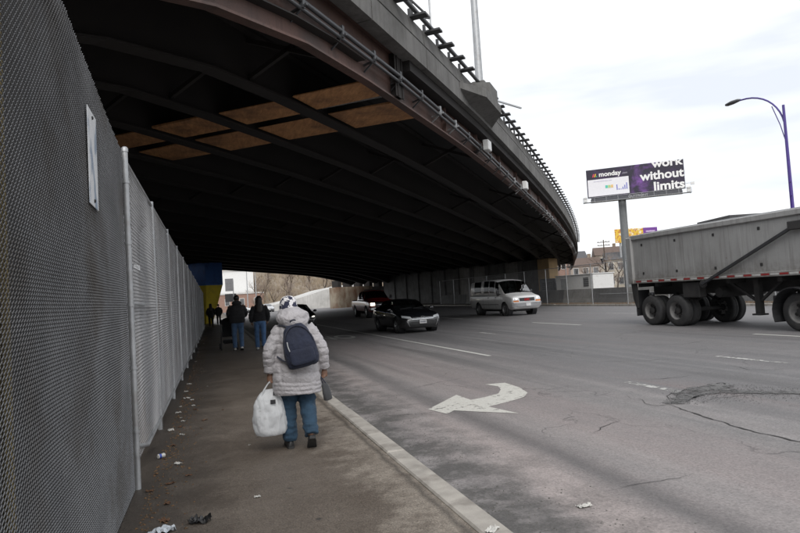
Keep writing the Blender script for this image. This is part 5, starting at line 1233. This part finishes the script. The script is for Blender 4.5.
# quilted coat
t = NT('grey quilted nylon'); co = t.coord(); n = t.noise(co, 26, 5, .6, .4); n2 = t.noise(co, 7, 4, .6); n3 = t.noise(co, 420, 2)
c = t.mix(1, (.365, .35, .362, 1), t.ramp(n2, .25, .75, .88, 1.08), 'MULTIPLY'); t.set(col=c, rough=.52, sheen=.15, nrm=t.bump(n3, .08, .002, t.bump(n, .8, .02))); M_coat = t.m
mb = MB()
keys = [(.575, .252, .180, .0, -.0), (.66, .256, .185, .0, -.0), (.80, .242, .178, 0, 0), (.95, .222, .168, 0, 0), (1.10, .210, .160, 0, -.005), (1.20, .200, .150, -.005, -.01), (1.28, .165, .13, -.01, -.01), (1.36, .115, .105, -.02, 0)]
mb.rings(ringsup(interp_rings(keys, .02), 36, 2.3))
for a, b, c_ in ((LS, LE, LW), (RS, RE, RW)):
    pts = spline([(a[0]*.8, a[1], a[2]-.015), (a[0]*1.08, a[1]-.01, a[2]-.07), b, ((b[0]+c_[0])/2, (b[1]+c_[1])/2-.005, (b[2]+c_[2])/2), (c_[0], c_[1], c_[2]+.005)], 5)
    m = len(pts); mb.tube(pts, [.082-.024*(i/(m-1)) for i in range(m)], 18)
mb.ell((-.01, -.075, 1.375), (.178, .120, .105), 24, 14); mb.ell((-.03, -.015, 1.415), (.135, .12, .085), 24, 14); mb.ell((.015, -.12, 1.325), (.125, .075, .10), 20, 12)
def dq(co, n_):
    z = co.z+.012*math.sin(co.x*9)+.006*noise.noise(co*9); arm = abs(co.x) > .245 and co.z < 1.24
    if z > 1.275: return .010*noise.noise(Vector((co.x*9, co.y*9, co.z*20)))+.006*noise.noise(co*24)+.003*noise.noise(co*48)
    if z < .705 and not arm: p = abs(math.sin(math.pi*(z-.575)/.043)); q = .009*(p**.55)-.006
    else:
        sp_ = .098 if not arm else .085; p = abs(math.sin(math.pi*(z-.705)/sp_)); q = (.010 if arm else .013)*(p**.36)-.007
        if not arm:
            v = min(abs(abs(co.x)-.165), .03)/.03; q -= .010*(1-v) if abs(n_.y) > .4 else 0
    return q+.0055*noise.noise(Vector((co.x*16, co.y*16, co.z*26)))+.003*noise.noise(co*42)
bake(mb, 'coat', M_coat, W_, .0082, 7, .5, dq)
for a in (LW, RW):
    mb = MB(); mb.lathe([(.050, 0), (.058, .006), (.060, .03), (.055, .036)], 16, Matrix.Translation((a[0], a[1], a[2]-.006))); mb.build('cuff', pm('dark cuff', (.14, .13, .13), .8), W_, 40)
# patterned knit hat
t = NT('patterned knit'); co = t.coord(); v = t.vor(co, 26); n = t.noise(co, 150, 2); st = t.ramp(v.outputs['Distance'], .34, .42)
c = t.mix(t.ramp(t.noise(co, 17, 2), .49, .53), (.66, .65, .66, 1), (.025, .028, .055, 1)); t.set(col=c, rough=.95, nrm=t.bump(n, .6, .006)); M_hat = t.m
mb = MB(); mb.rings([[(-.045+a*math.cos(2*math.pi*k/24), .028+b*math.sin(2*math.pi*k/24)-.02*(z-1.47)/.1, z) for k in range(24)] for z, a, b in ((1.445, .088, .106), (1.452, .095, .114), (1.505, .096, .115), (1.512, .091, .109), (1.55, .088, .105), (1.585, .072, .086), (1.605, .045, .055), (1.612, .012, .015))]); mb.build('hat', M_hat, W_, 60)

# backpack
BPK = thing('backpack', 'navy blue backpack worn over the grey quilted coat', 'backpack', (.815, 6.40, 1.10), R(-3))
BPK.rotation_euler = (R(-6), R(-11), R(-3))
M_navy = cloth_m('navy canvas', (.010, .014, .032), 330, .4, .25, .85, 8, .05); M_navd = cloth_m('dark navy webbing', (.010, .013, .030), 300, .3)
keys = [(-.235, .125, .055, 0, 0), (-.21, .158, .078, 0, -.005), (-.12, .172, .092, 0, -.01), (0, .165, .088, 0, -.008), (.10, .142, .075, 0, 0), (.18, .108, .06, 0, .008), (.225, .06, .04, 0, .015)]
mb = MB(); mb.rings(ringsup(interp_rings(keys, .018), 28, 2.8))
bake(mb, 'bag_body', M_navy, BPK, .0075, 4, .5, lambda co, n_: .006*noise.noise(co*14)+.003*noise.noise(co*34))
mb = MB(); sgp = lambda c_: math.copysign(abs(c_)**.42, c_)
mb.rings([[(a*sgp(math.cos(2*math.pi*k/28)), -.085+yy, -.125+b*sgp(math.sin(2*math.pi*k/28))) for k in range(28)] for yy, a, b in ((.03, .130, .085), (-.008, .128, .083), (-.018, .118, .073), (-.021, .08, .05))]); mb.build('pocket', M_navy, BPK, 60)
mb = MB(); mb.tube([(.158*math.sin(a)*(1 if a < 9 else 1), -.045-.02*math.cos(a*.5), -.05+.245*math.cos(a)) for a in [R(-118+10*i) for i in range(25)]], .006, 6); mb.build('zip', M_navd, BPK, 60)
mb = MB(); mb.tube(spline([(-.03, .03, .215), (-.02, .0, .255), (.02, .0, .255), (.03, .03, .215)], 5), .010, 6, flat=.5); mb.build('handle', M_navd, BPK, 60)
mb = MB(); mb.tube(spline([(-.115, -.095, .05), (-.118, -.105, .0), (-.112, -.11, -.05)], 4), .006, 6); mb.build('zip_pull', M_galv, BPK)
mb = MB(); mb.tube(spline([(-.05, .02, .20), (-.10, .085, .235), (-.145, .15, .245), (-.17, .25, .20), (-.165, .40, .02)], 6), .027, 8, flat=.32); mb.build('strap', M_navd, BPK, 60)
mb = MB(); mb.tube(spline([(.05, .02, .20), (.09, .09, .215), (.13, .16, .21), (.16, .26, .16), (.165, .42, .0)], 6), .027, 8, flat=.32); mb.build('strap', M_navd, BPK, 60)
mb = MB(); mb.tube(spline([(-.13, .0, -.16), (-.19, .05, -.12), (-.235, .13, -.06)], 5), .016, 8, flat=.32); mb.build('strap', M_navd, BPK, 60)

# plastic carrier bag
PB = thing('plastic_bag', 'full white plastic carrier bag hanging from the left hand', 'bag', (.505, 6.615, .165), R(8))
t = NT('thin white plastic'); co = t.coord(); n = t.noise(t.coord(False, (1, 1, .45)), 16, 4, .6, 1.2); t.set(col=t.mix(t.ramp(n, .45, .75, 0, .25), (.90, .91, .92, 1), (.74, .76, .78, 1)), rough=.16, nrm=t.bump(t.noise(t.coord(False, (1, 1, .3)), 28, 5, .65, 1.6), .35, .02, t.bump(n, .4, .03)))
tl = t.n('ShaderNodeBsdfTranslucent'); tl.inputs[0].default_value = (.8, .82, .84, 1); mx = t.n('ShaderNodeMixShader'); mx.inputs[0].default_value = .5; t.l(t.b.outputs[0], mx.inputs[1]); t.l(tl.outputs[0], mx.inputs[2]); t.l(mx.outputs[0], t.o.inputs[0]); M_plas = t.m
keys = [(.0, .11, .05, .015, 0), (.012, .150, .085, .012, 0), (.07, .172, .10, .005, 0), (.18, .178, .10, -.005, 0), (.30, .165, .085, -.008, 0), (.39, .135, .055, -.005, 0), (.44, .10, .032, .005, 0), (.49, .06, .02, .01, 0)]
RG = ringsup(interp_rings(keys, .012), 56, 2.5)
RG = [[Vector(p)+Vector((p[0], p[1], 0)).normalized()*(.014*noise.noise(Vector((p[0]*11, p[1]*11, p[2]*6)))-.016*(1-abs(noise.noise(Vector((p[0]*15, p[1]*15, p[2]*4+3)))))**6-.007*(1-abs(noise.noise(Vector((p[0]*30, p[1]*30, p[2]*11+7)))))**6) for p in r] for r in RG]
mb = MB(); mb.rings(RG); mb.build('bag_body', M_plas, PB, 75)
for s in (-1, 1):
    mb = MB(); mb.tube(spline([(s*.085, .005*s, .41), (s*.055+.01, .01*s, .49), (s*.02+.02, .0, .545), (.02, .0, .56), (.02-.012*s, .0, .545)], 5), [.032, .030, .028, .026, .024, .02]+[.017]*10+[.016]*5, 10, flat=.42); mb.build('handle', M_plas, PB, 60)
mb = MB(); mb.grid([[(x, -.068-.02*math.cos(x*8), .335+z) for x in (-.01, .02, .045)] for z in (0, .02, .045)]); mb.build('print', M_blk, PB)
mb = MB(); mb.grid([[(x, -.052-.0*x, .395+z+x*.6) for x in (.03, .055, .075)] for z in (0, .022, .04)]); mb.build('print', M_blk, PB)
# small dark pouch in the other hand
PO = thing('pouch_bag', 'small dark grey pouch dangling from the right hand', 'bag', (1.125, 6.60, .47), R(12))
PO.rotation_euler = (0, R(-10), R(12))
mb = MB(); mb.rings(ringsup([(0, .030, .02, 0, 0), (.01, .046, .030, 0, 0), (.08, .046, .032, 0, 0), (.15, .038, .026, -.002, 0), (.185, .026, .014, -.004, 0)], 20, 3)); mb.build('bag_body', cloth_m('charcoal cloth', (.05, .052, .056), 200, .3), PO, 60)
mb = MB(); mb.tube(spline([(-.014, .01, .17), (-.03, .0, .25), (-.035, -.0, .28), (-.02, -.0, .25), (.012, -.01, .17)], 4), .006, 6); mb.build('strap', M_navd, PO)

# --- generic pedestrians walking away
def ped(label, loc, h, coat, hem, jean, shoem, hair, stride, rz=0, bulk=1.0, arms='down', skin=None, name='person'):
    s_ = h/1.72; o = thing(name, label, 'person', loc, rz); o.scale = (s_, s_, s_); skin = skin or M_skin2
    st = stride; aL, kL, hL = (-.10, st*.9, .09), (-.105, st*.75+.03, .49), (-.09, 0, .90); aR, kR, hR = (.10, -st, .09+st*.3), (.10, -.02, .50), (.09, 0, .90)
    if arms == 'push': AL = [(-.20, 0, 1.38), (-.26, .06, 1.12), (-.20, .32, 1.03)]; AR = [(.20, 0, 1.38), (.26, .06, 1.12), (.12, .33, 1.03)]
    else: AL = [(-.20, 0, 1.38), (-.27, -.05, 1.12), (-.25, .08, .90)]; AR = [(.20, 0, 1.38), (.27, -.04, 1.12), (.24, .10, .92)]
    mb = MB(); mb.rings(ringsup(interp_rings([(.86, .14, .1, 0, 0), (1.1, .13, .1, 0, 0), (1.36, .16, .1, 0, 0), (1.44, .06, .055, 0, 0)], .06), 16))
    mb.tube([(0, 0, 1.4), (0, .015, 1.55)], .052, 10); mb.ell((0, .025, 1.61), (.076, .096, .115), 16, 12); mb.tube([(0, .115, 1.625), (0, .135, 1.595)], [.010, .014], 6)
    for s in (-1, 1): mb.ell((s*.076, .015, 1.6), (.011, .02, .03), 8, 6)
    for A in (AL, AR): leg_chain(mb, A, [.05, .04, .028], 10)
    hand(mb, (AL[2][0], AL[2][1], AL[2][2]-.0), -1, .8); hand(mb, AR[2], 1, .8)
    leg_chain(mb, [hL, kL, aL], [.08, .055, .042], 10); leg_chain(mb, [hR, kR, aR], [.08, .055, .042], 10)
    bake(mb, 'body', skin, o, .012, 2, .5)
    mb = MB(); mb.ell((0, 0, .92), (.165*min(bulk, 1.1), .125, .13), 16, 10)
    for a, b, c in ((hL, kL, aL), (hR, kR, aR)): mb.tube(spline([a, b, (c[0], c[1]-.005, c[2]-.01)], 5), [.105, .102, .098, .092, .085, .078, .076, .072, .07, .068, .066], 14)
    bake(mb, 'trousers', jean, o, .012, 3, .5, lambda co, n_: .008*noise.noise(Vector((co.x*12, co.y*12, co.z*24))))
    shoe('shoe', shoem, M_num if shoem == M_num else M_soleb, o, (-.10, aL[1]-.05, .0), (-.105, aL[1]+.17, .0)); shoe('shoe', shoem, M_soleb, o, (.10, aR[1]-.05, .02+st*.3), (.105, aR[1]+.14, .0))
    mb = MB(); mb.rings(ringsup(interp_rings([(hem, .205*bulk, .15*bulk, 0, 0), (hem+.12, .21*bulk, .155*bulk, 0, 0), (1.15, .205*bulk, .15*bulk, 0, 0), (1.34, .21*bulk, .14*bulk, 0, 0), (1.42, .15, .11, 0, 0), (1.50, .085, .085, 0, .0)], .04), 24, 2.4))
    for A in (AL, AR): mb.tube(spline([(A[0][0]*.85, 0, A[0][2]-.02)]+[A[1], (A[2][0], A[2][1], A[2][2]+.01)], 5), [.088*bulk, .086*bulk, .083*bulk, .08*bulk, .077*bulk, .073, .07, .068, .065, .062, .06], 14)
    if hair == 'hood': mb.ell((0, -.07, 1.48), (.15, .10, .085), 18, 12)
    bake(mb, 'coat', coat, o, .013, 4, .5, lambda co, n_: .010*abs(math.sin(co.z*math.pi/.11))**.6-.005+.006*noise.noise(co*16))
    mb = MB()
    if hair == 'long':
        mb.ell((0, .012, 1.64), (.098, .112, .105), 18, 12); mb.rings(ringsup([(1.20, .06, .03, 0, -.135), (1.25, .105, .045, 0, -.125), (1.40, .115, .06, 0, -.09), (1.55, .105, .08, 0, -.035), (1.66, .09, .085, 0, -.01)], 20))
        bake(mb, 'hair', pm('dark hair', (.014, .011, .010), .5, var=.3), o, .01, 3, .5, lambda co, n_: .006*noise.noise(Vector((co.x*60, co.y*60, co.z*5))))
    else:
        mb.ell((0, .008, 1.645), (.088, .104, .092), 18, 12); mb.build('hair', pm('dark hair', (.014, .011, .010), .5, var=.3), o, 60)
    return o
M_blkc = cloth_m('black padded jacket', (.012, .012, .014), 250, .3, .3, .75, 10, .1); M_blkc2 = cloth_m('black wool jacket', (.010, .010, .012), 250, .3, .3, .9, 10, .1)
M_dj = cloth_m('mid blue jeans', (.060, .115, .21), 300, .3, .25); M_dj2 = cloth_m('bright blue jeans', (.065, .14, .28), 300, .3, .25)
M_sneak = pm('white sneaker', (.6, .6, .58), .6)
ped('person in a bulky black jacket and blue jeans pushing a stroller', (.72, 21.6, 0), 1.86, M_blkc, .86, M_dj, M_sneak, 'hood', .10, 0, 1.12, 'push', M_skin)
ped('person with long dark hair in a short black jacket and bright blue jeans', (1.42, 21.0, 0), 1.78, M_blkc2, .93, M_dj2, M_sneak, 'long', .13, R(-4), .98, 'down', M_skin)
ped('person in dark clothes beside the painted pier and the fence end', (-.28, 47.2, 0), 1.72, M_blkc2, .75, M_blkc, M_shoe, 'long', .08, 0, 1.0)
ped('distant person in a dark coat on the bright pavement past the stroller', (.30, 53.0, 0), 1.68, M_blkc, .75, M_blkc2, M_shoe, 'short', .10, 0, 1.05)

# stroller
S = thing('stroller', 'dark baby stroller pushed along the pavement', 'stroller', (.42, 22.55, 0), R(3))
mb = MB(); mb.rings([[(x, y, z) for x in ((-.2, .2) if i % 2 == 0 else (.2, -.2))] for i, (y, z) in enumerate(())] or [[(-.2, -.1, .45), (.2, -.1, .45), (.2, .3, .42), (-.2, .3, .42)], [(-.21, -.28, 1.0), (.21, -.28, 1.0), (.2, .1, .75), (-.2, .1, .75)]]); mb.build('seat', M_blkc2, S)
mb = MB(); mb.rings([[(.23*math.cos(a), -.28+.36*math.sin(b), .80+.32*math.cos(b)*1.0*abs(math.sin(a))**.3) for a in [R(15*i) for i in range(13)]] for b in [R(12*j) for j in range(7)]], caps=False); mb.build('canopy', M_blkc2, S, 60)
for s in (-1, 1):
    mb = MB(); mb.tube([(s*.25, -.55, 1.05), (s*.25, -.2, .7), (s*.24, .38, .14)], .013, 8); mb.build('frame_tube', M_blk, S, 40)
    mb = MB(); mb.tube([(s*.25, -.15, .66), (s*.25, -.38, .14)], .013, 8); mb.build('frame_tube', M_blk, S, 40)
    for y, r in ((.38, .10), (-.38, .13)):
        mb = MB(); mb.lathe([(r*.7, -.018), (r, -.02), (r, .02), (r*.7, .018)], 18, Matrix.Translation((s*.27, y, r)) @ Matrix.Rotation(R(90), 4, 'Y'), True); wh = mb.build('wheel', M_tyre, S, 40)
        mb = MB(); mb.lathe([(r*.7, -.008), (.02, -.012), (.02, .012), (r*.7, .008)], 18, Matrix.Translation((s*.27, y, r)) @ Matrix.Rotation(R(90), 4, 'Y'), True); mb.build('hub', M_conduit, wh, 40)
mb = MB(); mb.tube([(-.25, -.55, 1.05), (.25, -.55, 1.05)], .016, 8); mb.build('handlebar', M_blk, S, 40)
mb = MB(); mb.box((0, -.1, .28), (.40, .42, .14), 0, .04); mb.build('basket', M_blkc2, S)

# ------------------------------------------------------------------ litter
M_pap = pm('white paper litter', (.50, .49, .46), .7, var=.3, sc=30, bump=.3, fine=60); M_foil = pm('pale plastic litter', (.50, .54, .58), .35, var=.3, sc=30, bump=.4)
M_brl = pm('brown leaf', (.12, .06, .03), .9, var=.4, sc=20); M_bk = pm('black plastic litter', (.014, .014, .015), .5, var=.3); M_bl = pm('blue print litter', (.04, .08, .35), .5, bump=0)
def crumple(seed, a, b, c, n=10):
    rnd = random.Random(seed); mb = MB(); rows = []
    off = Vector((seed*3.7, seed*1.3, 0))
    for j in range(n+1):
        row = []
        for i in range(n+1):
            x, y = (i/n-.5)*2*a, (j/n-.5)*2*b; q = Vector((x/a*1.6, y/b*1.6, 0))+off
            e = noise.noise(q*1.1); row.append((x*(1+.22*e), y*(1+.22*noise.noise(q*1.3+Vector((5, 0, 0)))), .004+c*abs(noise.noise(q*1.4+Vector((0, 9, 0))))*1.6))
        rows.append(row)
    mb.grid(rows); return mb
def item(name, label, cat, mb, mat, x, y, rz, grp=None, z=0.001):
    o = mb.build(name, mat, None, 40, (x, y, z), rz); tag(o, label, cat, grp); return o
paper = [crumple(i, .055+.012*(i % 3), .035+.01*(i % 2), .035).mesh('paper', 50) for i in range(5)]; leafm = [crumple(20+i, .045, .03, .02, 6).mesh('leaf', 50) for i in range(3)]
PS = [(-.60, 22.3), (-.55, 15.9), (-.52, 11.2), (-.43, 10.95), (-.58, 10.34), (-.52, 9.3), (-.60, 8.43), (-.45, 8.07), (-.39, 10.3), (-.56, 13.2), (-.62, 23.8), (-.58, 9.75), (-.48, 9.0), (-.42, 6.6), (.51, 15.1), (.30, 7.04), (.26, 5.14), (-.2, 12.6), (-.58, 18.5), (-.5, 27), (-.60, 30), (-.57, 12.1)]
for i, (x, y) in enumerate(PS):
    o = link(paper[i % 5], 'paper_scrap', M_pap, None, (x, y, .001), random.uniform(0, 6)); o.scale = [random.uniform(.3, .85)*(.5 if -.3 < x else 1)]*3
    tag(o, 'crumpled white paper scrap littering the pavement by the fence', 'litter', 'white paper scraps on the pavement')
for i, (x, y) in enumerate([(-.43, 5.32), (-.60, 5.75), (-.57, 6.9), (-.52, 7.5), (-.35, 9.9), (-.5, 8.6), (-.2, 8.9), (-.45, 5.9), (-.6, 6.3), (-.3, 6.1), (.05, 9.6), (-.57, 10.9), (-.5, 14.2), (-.42, 4.9)]):
    o = link(leafm[i % 3], 'dead_leaf', M_brl, None, (x, y, .001), random.uniform(0, 6)); o.scale = [random.uniform(.4, .85)]*3
    tag(o, 'curled brown dead leaf on the dark edge of the pavement', 'leaf', 'brown leaves along the fence')
item('plastic_wrapper', 'shiny pale plastic wrapper lying on the pavement below the fence', 'litter', crumple(41, .085, .05, .045), M_foil, -.42, 4.66, .4)
g = crumple(52, .075, .05, .05, 12); item('black_glove', 'dropped black glove lying on the pavement', 'glove', g, M_bk, -.17, 4.76, -.4)
o = thing('crushed_can', 'crushed blue and white can at the foot of the fence post', 'can', (-.60, 6.95, .026), .5); o.scale = (.75, .75, .75); mb = MB(); mb.lathe([(.0, -.05), (.028, -.05), (.033, -.035), (.028, 0), (.033, .035), (.026, .05), (0, .05)], 14, Matrix.Rotation(R(90), 4, 'Y')); mb.build('can_body', M_pap, o, 40)
mb = MB(); mb.lathe([(.0338, -.034), (.0295, -.005), (.0292, -.002)], 14, Matrix.Rotation(R(90), 4, 'Y')); mb.build('print', M_bl, o, 40)
for i, (x, y, m, nm, lb) in enumerate([(2.55, 4.05, M_pap, 'paper_scrap', 'flat white scrap lying on the road by the gutter grit'), (1.9, 3.55, M_pap, 'paper_scrap', 'white scrap caught against the road side of the kerb'), (1.80, 8.0, M_pap, 'paper_scrap', 'white scrap in the gutter near the turn arrow'), (1.62, 3.65, M_pap, 'paper_scrap', 'small white scrap resting on top of the kerb')]):
    o = item(nm, lb, 'litter', crumple(60+i, .055, .03, .02), m, x, y, i*1.3); o.location.z = RZ+.002 if x > 1.75 else .022
